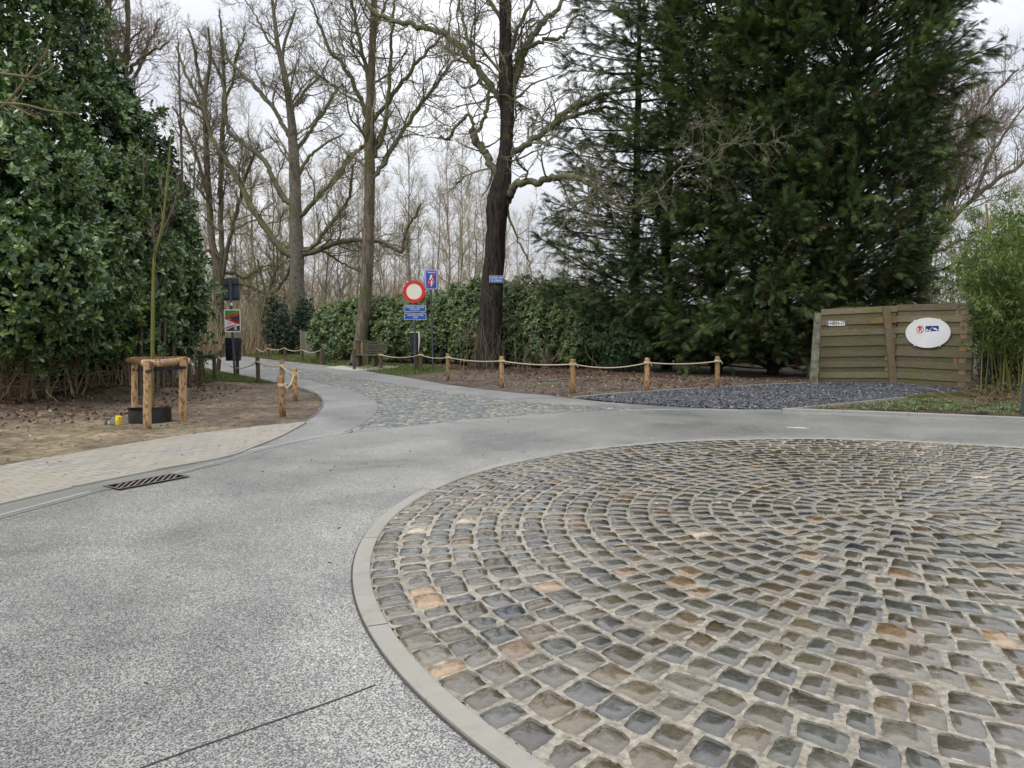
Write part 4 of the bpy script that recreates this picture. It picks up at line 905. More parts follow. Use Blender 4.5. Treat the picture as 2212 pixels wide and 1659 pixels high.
def laurel():
    g = np.random.default_rng(31); base = G(200, 850)
    T = thing('laurel_bush', 'huge glossy dark green laurel bush filling the left side, bare tangled stems at its foot', 'bush', base)
    blobs = [bl(-40, 60, 16, 200, 250), bl(70, 130, 16.5, 135, 230), bl(150, 330, 17, 145, 190), bl(-30, 420, 14.5, 210, 230), bl(60, 600, 14.5, 200, 190), bl(215, 500, 16.5, 140, 190),
             bl(300, 520, 18, 105, 130), bl(330, 620, 18.5, 105, 130), bl(215, 690, 16.5, 150, 120), bl(-60, 690, 14.2, 130, 110), bl(385, 690, 19, 62, 110), bl(340, 740, 18.6, 90, 65), bl(110, 690, 15.4, 140, 105), bl(300, 430, 18, 60, 60), bl(345, 455, 18.5, 45, 35), bl(235, 205, 17.4, 55, 75), bl(300, 290, 17.9, 52, 62), bl(355, 330, 18.4, 34, 38), bl(372, 430, 18.9, 38, 80), bl(395, 570, 19.2, 36, 80), bl(60, 560, 20, 200, 240), bl(250, 620, 21.5, 130, 170), bl(-150, 560, 19, 200, 260)]  # last blobs sit farther back, added to keep light out of the bush
    p, nn = blob_surf(blobs, 108, g, (-.07, .24), zmin=.5, lump=.24)
    keep = ~((p[:, 2] < 1.3 + .35 * np.sin(p[:, 0] * 2.3)) & (g.uniform(size=len(p)) < .8)) & (clump(p, 1.9) + g.normal(0, .3, len(p)) > -.45); p, nn = p[keep], nn[keep]
    cols = [(.088, .15, .05), (.11, .18, .056), (.070, .128, .055), (.15, .225, .066)]
    V, F, c = shoots(p, nn, 8, (.07, .155), g, (LT, LF), cols, cvar=(.45, 1.5), upw=.3, wscale=1.15)
    yy = g.uniform(size=len(c) // 8) < .012; c = c.reshape(-1, 8, 3); c[yy] = (.30, .28, .06); c = c.reshape(-1, 3)
    b = MB(); b.add(V, F, c)
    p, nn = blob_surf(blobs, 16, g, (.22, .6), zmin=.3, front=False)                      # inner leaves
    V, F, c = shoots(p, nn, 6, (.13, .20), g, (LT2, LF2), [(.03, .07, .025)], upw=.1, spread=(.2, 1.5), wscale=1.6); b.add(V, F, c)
    n3 = 2600; p = np.array([[xx, yy, zz] for xx, yy, zz in zip(g.uniform(-17, -9.6, n3), g.uniform(20.5, 22.0, n3), g.uniform(.05, 2.2, n3))]); V, F, c = shoots(p, rdir(n3, g), 6, (.2, .34), g, (LT2, LF2), [(.03, .065, .025)], spread=(.2, 1.5), wscale=1.8); b.add(V, F, c)  # dark leaf wall added at the back to block light under the bush
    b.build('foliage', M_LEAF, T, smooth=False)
    # yellow-green young shoots
    yl = [(215, 650), (232, 645), (250, 640), (262, 668), (245, 690), (270, 680), (300, 655), (310, 660), (255, 755), (275, 750), (290, 745), (300, 690), (225, 640), (240, 665), (258, 700)]
    p = np.array([P(x + g.normal(0, 5), y + g.normal(0, 4), gd(850) - 1.35) for x, y in yl * 2]); V, F, c = shoots(p, np.tile([[.3, -.8, .3]], (len(p), 1)), 7, (.10, .17), g, (LT, LF), [(.26, .31, .05), (.30, .33, .12), (.18, .26, .05)], upw=.4, wscale=1.15)
    b = MB(); b.add(V, F, c); o = b.build('young_leaves', M_LEAF, T); o['label'] = 'yellow-green variegated young leaves'
    # stems
    bx = g.uniform(-60, 420, 150); by = np.interp(bx, [-40, 130, 260, 430], [872, 866, 848, 826]) - g.uniform(0, 14, 150)
    bp = np.array([G(x, y) for x, y in zip(bx, by)]); bp[:, 1] -= g.uniform(0, .5, 150); tp = bp + np.c_[g.normal(0, .35, 150), g.uniform(-.3, .6, 150), g.uniform(.8, 2.6, 150)]
    o, R = stems(bp, tp, g, (.008, .026), .035); b = MB(); V, F = tubes(o, R, 5); cs = np.array([(.26, .20, .12)]) * g.uniform(.6, 1.5, (150, 1)); b.add(V, F, np.repeat(cs, 40, axis=0))
    o2, R2 = grow(o, R, 1300, (.3, .9), 6, (.4, 1.3), .28, -.07, .5, g, .1, .004); V, F = tubes(o2, R2, 3); cs = np.array([(.34, .27, .165)]) * g.uniform(.6, 1.5, (1300, 1)); b.add(V, F, np.repeat(cs, 18, axis=0))
    b.build('stems', M_TWIG, T)
    # bare twigs poking out of the left side
    b = MB()
    for l in ([(-20, 255, 3), (30, 205, 3), (60, 165, 2.4), (95, 120, 2), (110, 80, 1)], [(-20, 155, 3), (30, 162, 3), (80, 165, 2), (135, 130, 1)], [(-20, 222, 3), (50, 226, 3), (110, 240, 2), (170, 245, 1)], [(20, 225, 2), (60, 245, 2), (90, 258, 1)]):
        q_, r_ = poly3(l, 13.2); b.tube(q_, r_, 6, col=(.17, .14, .08)); a = resample(np.c_[q_, r_], 8)
        o2, R2 = grow(a[None, :, :3], a[None, :, 3], 8, (.15, .5), 5, (.5, 1.2), .2, .02, .6, g, .2, .003); V, F = tubes(o2, R2, 3); b.add(V, F, (.15, .12, .07))
    b.build('bare_branch', M_TWIG, T)
laurel()
def rhodo():
    g = np.random.default_rng(33); base = G(950, 783)
    T = thing('rhododendron_hedge', 'long rounded evergreen rhododendron hedge behind the road signs', 'hedge', base)
    xs = np.linspace(715, 1275, 15); blobs = []
    for i, x in enumerate(xs):
        d = np.interp(x, [700, 1275], [34.5, 27.5]); top = np.interp(x, [700, 730, 780, 830, 900, 960, 1020, 1100, 1150, 1210, 1275], [665, 645, 650, 640, 648, 625, 612, 610, 604, 610, 618]) + g.normal(0, 4)
        bot = np.interp(x, [700, 1275], [780, 796]); blobs.append(bl(x, (top + bot) / 2 + 4, d + g.uniform(-.3, .3), 44, (bot - top) / 2 + 6, 1.4))
        if i % 2: blobs.append(bl(x + 8, (top * .35 + bot * .65), d - 1.0, 34, (bot - top) * .36, 1.1))
    p, nn = blob_surf(blobs, 62, g, (0, .22), zmin=.2)
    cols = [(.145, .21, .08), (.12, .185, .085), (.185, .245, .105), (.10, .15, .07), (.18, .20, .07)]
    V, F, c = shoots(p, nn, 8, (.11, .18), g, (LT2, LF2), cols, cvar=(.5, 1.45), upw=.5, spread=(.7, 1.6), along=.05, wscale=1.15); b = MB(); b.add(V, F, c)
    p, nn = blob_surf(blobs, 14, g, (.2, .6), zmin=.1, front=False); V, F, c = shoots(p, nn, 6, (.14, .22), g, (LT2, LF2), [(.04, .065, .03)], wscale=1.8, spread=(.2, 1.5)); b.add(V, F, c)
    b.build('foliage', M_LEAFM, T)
    N_ = 130; bx = g.uniform(705, 1270, N_); by = np.interp(bx, [700, 1275], [778, 797]) + g.uniform(-4, 3, N_); bp = np.array([G(x, y) for x, y in zip(bx, by)]); bp[:, 1] += .2
    tp = bp + np.c_[g.normal(0, .4, N_), g.uniform(-.2, .6, N_), g.uniform(.6, 1.7, N_)]; o, R = stems(bp, tp, g, (.01, .025), .04); V, F = tubes(o, R, 4); b = MB(); b.add(V, F, (.13, .10, .07)); b.build('stems', M_TWIG, T)
rhodo()
def shrub(name, label, blobs, dens, leafL, cols, tmpl, seed, wsc=1.0, nl=7, mat=None, cat_='shrub', stemn=12, sspread=.5, upw=.3, inner=8, spread=(.5, 1.35)):
    g = np.random.default_rng(seed); c0 = np.mean([b_[0] for b_ in blobs], axis=0); T = thing(name, label, cat_, (c0[0], c0[1], 0))
    p, nn = blob_surf(blobs, dens, g, (0, .35), zmin=.05); V, F, c = shoots(p, nn, nl, leafL, g, tmpl, cols, upw=upw, wscale=wsc, spread=spread); b = MB(); b.add(V, F, c)
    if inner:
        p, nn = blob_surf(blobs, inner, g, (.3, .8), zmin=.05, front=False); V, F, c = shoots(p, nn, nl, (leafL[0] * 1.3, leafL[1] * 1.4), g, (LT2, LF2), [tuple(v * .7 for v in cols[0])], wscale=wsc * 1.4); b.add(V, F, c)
    b.build('foliage', mat or M_LEAFM, T)
    bp = np.c_[c0[0] + g.normal(0, sspread * .5, stemn), c0[1] + g.normal(0, sspread * .5, stemn), np.zeros(stemn) - .05]; zt = max(b_[0][2] + b_[1][2] * .5 for b_ in blobs)
    tp = bp + np.c_[g.normal(0, sspread, stemn), g.normal(0, sspread * .8, stemn), g.uniform(.5, 1, stemn) * zt]; o, R = stems(bp, tp, g, (.012, .03), .04); V, F = tubes(o, R, 5); b = MB(); b.add(V, F, (.12, .10, .06)); b.build('stems', M_TWIG, T)
    return T
shrub('holly_bush', 'dark green holly bush beside the broad lichened tree by the far ropes', [bl(605, 712, 40, 34, 52), bl(595, 675, 40.5, 20, 40), bl(660, 700, 41, 24, 60), bl(625, 730, 39.5, 30, 32)], 40, (.09, .15), [(.028, .055, .03), (.04, .07, .035)], (LT2, LF2), 51, 1.6, cat_='bush')
shrub('small_laurel', 'small pale green low shrub at the left end of the rhododendron hedge beside a post', [bl(706, 766, 31.5, 12, 14)], 90, (.08, .12), [(.10, .15, .08)], (LT2, LF2), 52, 1.3, stemn=5, inner=0)
shrub('garden_hedge', 'clipped green hedge whose flat top shows above the wooden gate', [bl(1840, 730, 21.5, 60, 78, .5), bl(1940, 725, 21.5, 60, 80, .5), bl(2040, 722, 21.2, 60, 82, .5), bl(2120, 720, 21, 50, 82, .5)], 110, (.03, .06), [(.07, .12, .025), (.10, .14, .03)], (LT2, LF2), 53, 1.6, cat_='hedge')
shrub('garden_shrub', 'loose yellow-green shrub behind the wooden gate below the bare garden tree', [bl(2050, 600, 29, 55, 50), bl(2110, 570, 30, 60, 80), bl(2010, 630, 28, 30, 30)], 24, (.06, .11), [(.12, .17, .05), (.17, .20, .09)], (LT2, LF2), 54, 1.2, inner=3)
shrub('ivy', 'dark ivy climbing the post at the right end of the wooden gate', [bl(2120, 700, 18.0, 15, 40), bl(2116, 665, 18.1, 22, 18), bl(2130, 770, 17.8, 13, 48), bl(2142, 800, 17.7, 12, 32)], 150, (.04, .075), [(.02, .04, .022), (.03, .05, .03)], (LT2, LF2), 55, 2.0, nl=5, mat=M_LEAF, cat_='climber', stemn=6, inner=10, sspread=.04)
shrub('crocus_tuft', 'tiny green plant growing in the bare soil right of the middle rope posts', [bl(1207, 833, gd(838), 3.5, 6)], 900, (.05, .09), [(.16, .24, .08)], (LT2, LF2), 56, .5, nl=3, stemn=2, cat_='plant', inner=0, upw=1.5)
shrub('added_bamboo_backing', 'added dark foliage giving the bamboo clump at the right edge a dark interior', [bl(2190, 690, 19.5, 80, 120, 1.0), bl(2260, 600, 20, 90, 190, 1.0), bl(2170, 570, 19.8, 50, 80, .7)], 40, (.08, .15), [(.05, .09, .03), (.07, .115, .035)], (LT2, LF2), 59, 1.2, cat_='shrub')  # extra foliage placed behind the culms to darken the bamboo's interior
def bamboo():
    g = np.random.default_rng(35); T = thing('bamboo_clump', 'tall green bamboo clump with arching leafy culms at the right edge', 'bamboo', G(2190, 850))
    N_ = 170; b = MB(); bx = g.uniform(2118, 2420, N_); by = g.uniform(808, 858, N_); bp = np.array([G(x, y) for x, y in zip(bx, by)])
    H = g.uniform(2.6, 4.7, N_); K = 10; dr = nrm(np.c_[g.normal(-.06, .12, N_), g.normal(-.05, .1, N_), np.ones(N_)]); o = np.empty((N_, K, 3)); o[:, 0] = bp; p = bp.copy()
    bend = np.c_[g.normal(-.04, .07, N_), g.normal(-.04, .06, N_), -.03 * np.ones(N_)]
    for k in range(1, K): dr = nrm(dr + bend * (k / 6)); p = p + dr * (H / (K - 1))[:, None]; o[:, k] = p
    R = g.uniform(.008, .016, N_)[:, None] * np.linspace(1, .25, K)[None]; V, F = tubes(o, R, 5); c = np.array([(.17, .19, .05)]) * g.uniform(.6, 1.4, (N_, 1)); b.add(V, F, np.repeat(c, K * 5, axis=0)); b.build('culms', M_TWIG, T)
    o2, R2 = grow(o, R, 3600, (.35, .95), 5, (.4, 1.1), .12, .0, .5, g, .25, .002); b = MB(); V, F = tubes(o2, R2, 3); b.add(V, F, (.15, .17, .06)); b.build('branches', M_TWIG, T)
    M_ = 64000; i = g.integers(0, len(o2), M_); k = g.uniform(0, 3.99, M_); kk = k.astype(int); f = (k - kk)[:, None]; p = o2[i, kk] * (1 - f) + o2[i, kk + 1] * f
    X = nrm(nrm(o2[i, -1] - o2[i, 0]) * .7 + rdir(M_, g) * .9 + np.array([0, 0, -.35])); Z = nrm(np.array([0, 0, 1.0]) + g.normal(0, .5, (M_, 3))); Y = nrm(np.cross(Z, X)); Z = np.cross(X, Y)
    T3 = np.array([[0, 0, 0], [.35, .075, .02], [1, 0, -.14], [.35, -.075, .02]], float); V, F = inst(T3, [np.array([[0, 2, 1], [0, 3, 2]])], p, X, Y, Z, g.uniform(.10, .20, M_))
    c = np.array([(.11, .175, .035), (.15, .215, .05), (.08, .13, .03), (.21, .255, .08)])[g.integers(0, 4, M_)] * g.uniform(.6, 1.4, (M_, 1)); b = MB(); b.add(V, F, np.repeat(c, 4, axis=0)); b.build('foliage', M_LEAFM, T)
    c1 = MB(); q_, r_ = poly3([(2178, 842, 3.2), (2168, 760, 3.2), (2155, 640, 3), (2140, 520, 2.6), (2130, 440, 2)], gd(846)); c1.tube(q_, r_, 8, col=(.22, .24, .03)); o = c1.build('culm', M_TWIG, T); o['label'] = 'thick yellow-green front culm'
bamboo()
def brambles():
    g = np.random.default_rng(36); T = thing('bramble_patch', 'tangle of dead brown brambles and cut canes below the bamboo', 'brambles', G(2180, 868))
    N_ = 260; bp = np.array([G(x, y) for x, y in zip(g.uniform(2085, 2400, N_), g.uniform(842, 885, N_))]); tp = bp + np.c_[g.normal(0, .5, (N_, 2)), g.uniform(.05, .45, N_)]
    o, R = stems(bp, tp, g, (.003, .009), .05); V, F = tubes(o, R, 4); c = np.array([(.17, .12, .075)]) * g.uniform(.5, 1.5, (N_, 1)); b = MB(); b.add(V, F, np.repeat(c, 32, axis=0)); b.build('canes', M_TWIG, T)
    p = np.array([P(x, y, gd(870)) for x, y in zip(g.uniform(2100, 2350, 420), g.uniform(835, 885, 420))]); V, F, c = shoots(p, rdir(420, g), 4, (.03, .07), g, (LT2, LF2), [(.06, .09, .03), (.16, .10, .05)], wscale=1.8); b = MB(); b.add(V, F, c); b.build('leaves', M_LEAFM, T)
brambles()
def thicket(name, label, area, n_, hgt, seed, colr=(.17, .14, .09)):
    g = np.random.default_rng(seed); bp = np.array([G(g.uniform(area[0], area[2]), g.uniform(area[1], area[3])) for _ in range(n_)]); T = thing(name, label, 'shrub', bp.mean(0) * np.array([1, 1, 0]))
    tp = bp + np.c_[g.normal(0, .3, (n_, 2)), g.uniform(hgt * .5, hgt, n_)]; o, R = stems(bp, tp, g, (.005, .011), .03); b = MB(); V, F = tubes(o, R, 4); b.add(V, F, colr); b.build('stems', M_TWIG, T)
    o2, R2 = grow(o, R, n_ * 7, (.2, .7), 5, (.4, 1.2), .15, .03, .5, g, .1, .003); V, F = tubes(o2, R2, 3); b = MB(); b.add(V, F, colr); b.build('crown', M_TWIG, T)
thicket('bare_shrub', 'sparse bare twiggy shrub around the foot of the charred trunk', (990, 795, 1130, 803), 24, 1.9, 61)
thicket('bare_shrub', 'low bare twigs in front of the hedge right of the charred trunk', (1130, 798, 1200, 806), 12, 1.1, 62)
thicket('bare_shrub', 'thin bare shrub between the laurel bush and the poster signpost', (415, 812, 450, 826), 16, 3.4, 63, (.15, .11, .09))

# ================================================================== cypresses
def spray_T():
    V, F = [], []; n_ = 6
    def tri(a, b_, c): 
        i = len(V); V.extend([a, b_, c]); F.append([i, i + 1, i + 2])
    zf = lambda x: -.22 * x * x
    for k in range(n_):
        x = .08 + .8 * k / (n_ - 1); L = .42 * (1 - .62 * abs(x - .32) / .68)
        for s in (1, -1):
            tri([x - .04, 0, zf(x)], [x + .04, 0, zf(x)], [x + L * .72, s * L, zf(x) - .10 * L])
    tri([.0, -.03, 0], [.0, .03, 0], [1.05, 0, zf(1.0)])
    return np.array(V, float), [np.array(F)]
SPT, SPF = spray_T()
SPT2 = SPT.copy()
def cypress(name, label, px, d, H, Rf, nb, seed, zlo=.25, cols=None, elev=.35, sec=9, spr=13, thin=0.0, trunk_r=.2, rad_hi=1.0, L=(.12, .28)):
    g = np.random.default_rng(seed); X0 = (px - 1106) / FPX * d; base = np.array([X0, d, 0]); T = thing(name, label, 'conifer', base)
    b = MB(); zs = np.linspace(-.1, H, 12); tr = np.c_[X0 + np.cumsum(g.normal(0, .03, 12)), d + np.cumsum(g.normal(0, .03, 12)), zs]; b.tube(tr, np.linspace(trunk_r, .03, 12), 10, bump=.04); b.build('trunk', M_BARK_DARK, T, smooth=True, usecol=False)
    z = zlo + (min(H, 13.5) - zlo) * g.uniform(size=nb) ** 1.2; az = g.uniform(0, 2 * np.pi, nb); keep = (np.sin(az) < .35) | (g.uniform(size=nb) < .3); z, az = z[keep], az[keep]; nb = len(z)
    Rr = Rf(z, az) * g.uniform(.72, 1.1, nb); K = 8; el = elev + g.normal(0, .15, nb) ; dr = np.c_[np.cos(az) * np.cos(el), np.sin(az) * np.cos(el), np.sin(el)]
    z0 = np.maximum(z - np.sin(el) * Rr * .5, .15); p = np.c_[np.interp(z0, zs, tr[:, 0]), np.interp(z0, zs, tr[:, 1]), z0]; o = np.empty((nb, K, 3)); o[:, 0] = p
    for k in range(1, K): dr = nrm(dr + g.normal(0, .07, (nb, 3)) + np.array([0, 0, .035 if elev > 0 else -.02])); p = p + dr * (Rr / (K - 1))[:, None]; o[:, k] = p
    R = (.012 + .008 * Rr)[:, None] * np.linspace(1, .3, K)[None]
    o2, R2 = grow(o, R, int(nb * sec), (.5, 1.25), 5, (.35, .95), .10, .02, .5, g, .42, .004)
    b = MB(); V, F = tubes(o, R, 4); b.add(V, F, (.05, .042, .03)); V, F = tubes(o2, R2, 3); b.add(V, F, (.06, .05, .03)); b.build('branches', M_TWIG, T)
    A = o2; n2 = len(A); M_ = n2 * spr; i = np.repeat(np.arange(n2), spr); k = g.uniform(.3, 3.99, M_); kk = k.astype(int); f = (k - kk)[:, None]; p = A[i, kk] * (1 - f) + A[i, kk + 1] * f
    rad_ = nrm(np.c_[p[:, 0] - X0, p[:, 1] - d, 0 * f[:, 0]]); ax = nrm(nrm(A[i, -1] - A[i, 0]) * .9 + rdir(M_, g) * .5 + rad_ * .35 + np.array([0, 0, -.22])); ok = p[:, 2] > .12
    if thin: ok &= g.uniform(size=M_) > thin
    p, ax, i = p[ok], ax[ok], i[ok]; M_ = len(p)
    Z = nrm(np.array([0, 0, 1.0]) + g.normal(0, .5, (M_, 3))); Y = nrm(np.cross(Z, ax)); Z = np.cross(ax, Y); V, F = inst(SPT, SPF, p, ax, Y, Z, g.uniform(*L, M_))
    cols = cols or [(.080, .124, .052), (.10, .146, .056), (.062, .10, .048), (.135, .18, .062)]
    cb = np.array(cols)[g.integers(0, len(cols), n2)] * g.uniform(.65, 1.35, (n2, 1)); c = cb[i] * g.uniform(.8, 1.25, (M_, 1)); dead = np.repeat(g.uniform(size=n2) < .03, spr)[ok]; c[dead] = np.array([(.15, .10, .05)]) * g.uniform(.6, 1.3, (dead.sum(), 1))
    b = MB(); b.add(V, F, np.repeat(c, len(SPT), axis=0)); b.build('foliage', M_CON, T); return T
def RfA(z, az):                              # open left-hand tree: layered, reaching left
    return np.interp(z, [0, 2, 5, 8, 14], [2.3, 2.7, 2.8, 2.6, 1.6]) * (1 + .35 * np.clip(-np.cos(az), 0, 1))
def RfB(z, az): return np.interp(z, [0, 2, 5, 9, 16], [2.6, 2.7, 2.8, 2.7, 1.4])
def RfR(z, az): return np.interp(z, [0, 1.5, 3, 5, 7, 9, 13, 17], [1.9, 2.1, 2.5, 2.9, 3.2, 3.5, 3.0, 1.3]) * (1 + .05 * np.cos(az))
LIGHTC = [(.092, .138, .054), (.118, .166, .06), (.07, .11, .05), (.155, .20, .066)]
cypress('cypress', 'open-crowned cypress with bare gaps, leftmost of the conifer row, behind the mossy limb', 1368, 28.0, 15, RfA, 260, 1, zlo=1.0, elev=.02, sec=9, spr=13, trunk_r=.22)
cypress('cypress', 'thin-trunked cypress second from the left in the conifer row', 1440, 26.5, 16, RfB, 340, 2, zlo=.3, elev=.12, sec=9, spr=13, trunk_r=.2)
cypress('cypress', 'cypress in the middle of the conifer row, foliage down to the litter', 1545, 25.2, 16.5, RfB, 480, 3, elev=.25, sec=10, cols=LIGHTC)
cypress('cypress', 'dense cypress second from the right, standing left of the wooden gate', 1672, 24.0, 17, RfB, 580, 4, elev=.32, sec=10, cols=LIGHTC)
cypress('cypress', 'massive dark cypress at the right end of the row, spreading over the wooden gate', 1830, 23.4, 17, RfR, 880, 5, zlo=.5, elev=.42, sec=10)
shrub('yew_bush', 'dark low evergreen growth between the rhododendron hedge and the cypresses', [bl(1290, 715, 26.5, 60, 75, 1.0), bl(1345, 745, 25.2, 50, 55, .9)], 55, (.10, .16), [(.035, .075, .03), (.045, .09, .035)], (LT2, LF2), 57, .7, nl=8, cat_='bush')
shrub('gap_darkening_foliage', 'added dark foliage blocking the light in the gaps behind the cypress trunks', [bl(x, 735, 31.5, 80, 75, .8) for x in (1330, 1440, 1550, 1660, 1770, 1880)], 30, (.16, .26), [(.03, .06, .025)], (LT2, LF2), 58, 1.5, nl=7, cat_='bush', inner=6)  # foliage row added behind the trunks so the gaps between them go dark

# ================================================================== saplings by the stake frame
def sapling(name, label, pts, d, bark, seed, n1=10, n2=40, colr=(.14, .10, .08)):
    g = np.random.default_rng(seed); q_, r_ = poly3(pts, d); base = q_[0].copy(); base[2] = 0; T = thing(name, label, 'tree', base); q_[0, 2] = -.05
    b = MB(); b.tube(q_, r_, 9, bump=.03); b.build('trunk', bark, T, smooth=True, usecol=False); a = resample(np.c_[q_, r_], 16)
    P1, R1 = grow(a[None, 6:, :3], a[None, 6:, 3], n1, (.5, 1.3), 7, (.3, .7), .07, .10, .5, g, .05, .004); P2, R2 = grow(P1, R1, n2, (.2, .6), 5, (.4, .9), .1, .05, .6, g, .15, .003)
    b = MB(); V, F = tubes(P1, R1, 4); b.add(V, F, colr); V, F = tubes(P2, R2, 3); b.add(V, F, colr); b.build('crown', M_TWIG, T); return T
dS = gd(905)
sapling('young_tree', 'slim young tree with green-yellow trunk tied inside the wooden stake frame', [(328, 905, 4.6), (329, 800, 4.3), (330, 700, 4.0), (331, 620, 3.6), (333, 560, 3.2), (341, 525, 3.0), (350, 490, 2.8), (356, 440, 2.4), (361, 390, 2.1), (366, 333, 1.7), (370, 280, 1)], dS, M_BARK_YOUNG, 71)
sapling('young_tree', 'thin bare sapling close against the laurel bush, right of the staked tree', [(372, 835, 4), (376, 720, 3.8), (380, 640, 3.6), (390, 560, 3.2), (394, 450, 3), (392, 330, 2.6), (388, 200, 2.2), (385, 90, 1.4)], 18.0, M_BARK_BROWN, 72, 14, 70)
sapling('young_tree', 'thin bare sapling against the laurel bush, left of the staked tree', [(303, 840, 3.4), (306, 700, 3.2), (307, 560, 3), (309, 440, 2.6), (310, 320, 1.6)], 16.2, M_BARK_BROWN, 73, 7, 30)
sapling('young_tree', 'wispy bare sapling standing just right of the laurel bush edge', [(408, 832, 3), (412, 700, 2.8), (414, 560, 2.5), (418, 420, 2), (424, 300, 1.4)], 19.5, M_BARK_BROWN, 75, 12, 60)
sapling('young_tree', 'thin forked bare sapling leaning left before the laurel bush', [(338, 842, 3), (344, 720, 2.8), (338, 600, 2.4), (326, 480, 2), (318, 380, 1.2)], 16.6, M_BARK_BROWN, 76, 9, 36)
sapling('young_tree', 'reddish bare sapling rising at the right side of the laurel bush', [(352, 838, 3), (356, 700, 3), (356, 600, 2.8), (358, 500, 2.5), (375, 430, 2.2), (383, 380, 1.6)], 17.2, M_BARK_BROWN, 74, 8, 30)

# ================================================================== posts and ropes
def pcol(fresh): return (1, 1, 1) if fresh else (.35, .38, .30)
def post(label, x, yb, yt, wpx, fresh=True, lean=(0, 0), seed=0, group=None, name='rope_post'):
    g = np.random.default_rng(seed); base = G(x, yb); d = base[1]; H = (hz(yt, d)); r = wpx / 2 / FPX * d
    T = thing(name, label, 'post', base, group); b = MB(); n_ = 12; zs = np.concatenate([[-.1], np.linspace(0, H - .012, 6), [H]])
    pts = np.c_[base[0] + lean[0] * zs + g.normal(0, .002, 8), base[1] + lean[1] * zs, zs]; rr_ = np.full(8, r) * g.uniform(.97, 1.03, 8); rr_[-1] *= .9
    b.tube(pts, rr_, n_, bump=.04, seed=seed, col=(1, 1, 1)); V = b.V
    foot = None
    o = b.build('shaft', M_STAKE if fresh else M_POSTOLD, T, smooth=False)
    if fresh:                                # colour darkens towards the foot of the post
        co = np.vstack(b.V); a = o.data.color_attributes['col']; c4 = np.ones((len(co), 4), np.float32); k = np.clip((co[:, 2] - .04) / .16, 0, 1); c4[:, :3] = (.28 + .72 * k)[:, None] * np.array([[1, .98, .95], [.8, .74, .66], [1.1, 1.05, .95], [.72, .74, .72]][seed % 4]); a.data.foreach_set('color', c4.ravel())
    return base, H, r, T
PR = {}
def addp(key, *a, **k): PR[key] = post(*a, **k)
gR = 'posts of the right-hand rope fence'
addp('a', 'old brown rope post in front of the bench', 823, 796.5, 761, 8, False, seed=1, group=gR)
addp('b', 'old grey rope post beside the no-entry signpost', 909, 804, 760, 9, False, seed=2, group=gR)
addp('c', 'reddish-brown rope post left of the charred trunk', 968, 821, 764, 8, True, seed=3, group=gR)
addp('d', 'pale peeled rope post in front of the charred trunk', 1084, 838, 770, 10, True, seed=4, group=gR)
addp('e', 'thick peeled rope post right of the charred trunk, third from the right', 1237, 850, 776, 12.5, True, seed=5, group=gR)
addp('f', 'pale peeled rope post, second from the right, before the cypresses', 1397, 844, 773, 10.5, True, seed=6, group=gR)
addp('g', 'last peeled rope post at the right end of the rope, nearest the gravel', 1549, 840, 770, 11, True, seed=7, group=gR)
addp('h', 'old square-topped post at the left corner of the bench', 765.5, 799, 753, 7.5, False, seed=8)
gL = 'peeled posts at the corner of the left soil bed'
addp('i', 'front peeled rope post at the soil bed corner, nearest the road', 611, 899, 812, 14, True, lean=(-.04, 0), seed=9, group=gL)
addp('j', 'right peeled rope post at the edge of the soil bed', 637.5, 865, 795, 11, True, seed=10, group=gL)
addp('k', 'peeled rope post partly hidden behind the front one at the soil bed corner', 610.5, 852, 777, 10, True, seed=11, group=gL)
addp('l', 'dark rope post between the poster signpost and the soil bed corner', 558, 827, 771, 9, False, seed=12)
addp('m', 'leaning old rope post left of the poster signpost', 471, 803, 757, 9, False, lean=(.12, 0), seed=13)
gF = 'small old posts of the far rope fence'
far = [('n', 'pair of old posts at the near end of the far rope, front one', 695, 788, 752, 7), ('o', 'old far rope post behind the pair at the near end', 700, 786.5, 754, 5), ('p', 'far rope post right of the lichened trunk', 653, 779.5, 752, 6), ('q', 'far rope post just left of the lichened trunk', 616, 775, 749, 6),
       ('r', 'far rope post between the small forked tree and the lichened trunk', 580, 774, 750, 5.5), ('s', 'far rope post in front of the small forked tree', 555.5, 773.5, 749, 5), ('t', 'far post left of the small forked tree, right of the black bin', 527, 768.5, 744, 5.5), ('u', 'far post directly left of the black bin', 482, 768, 742, 5)]
for i, (k_, lab, x, yb, yt, wv) in enumerate(far): addp(k_, lab, x, yb, yt, wv, False, seed=20 + i, group=gF)
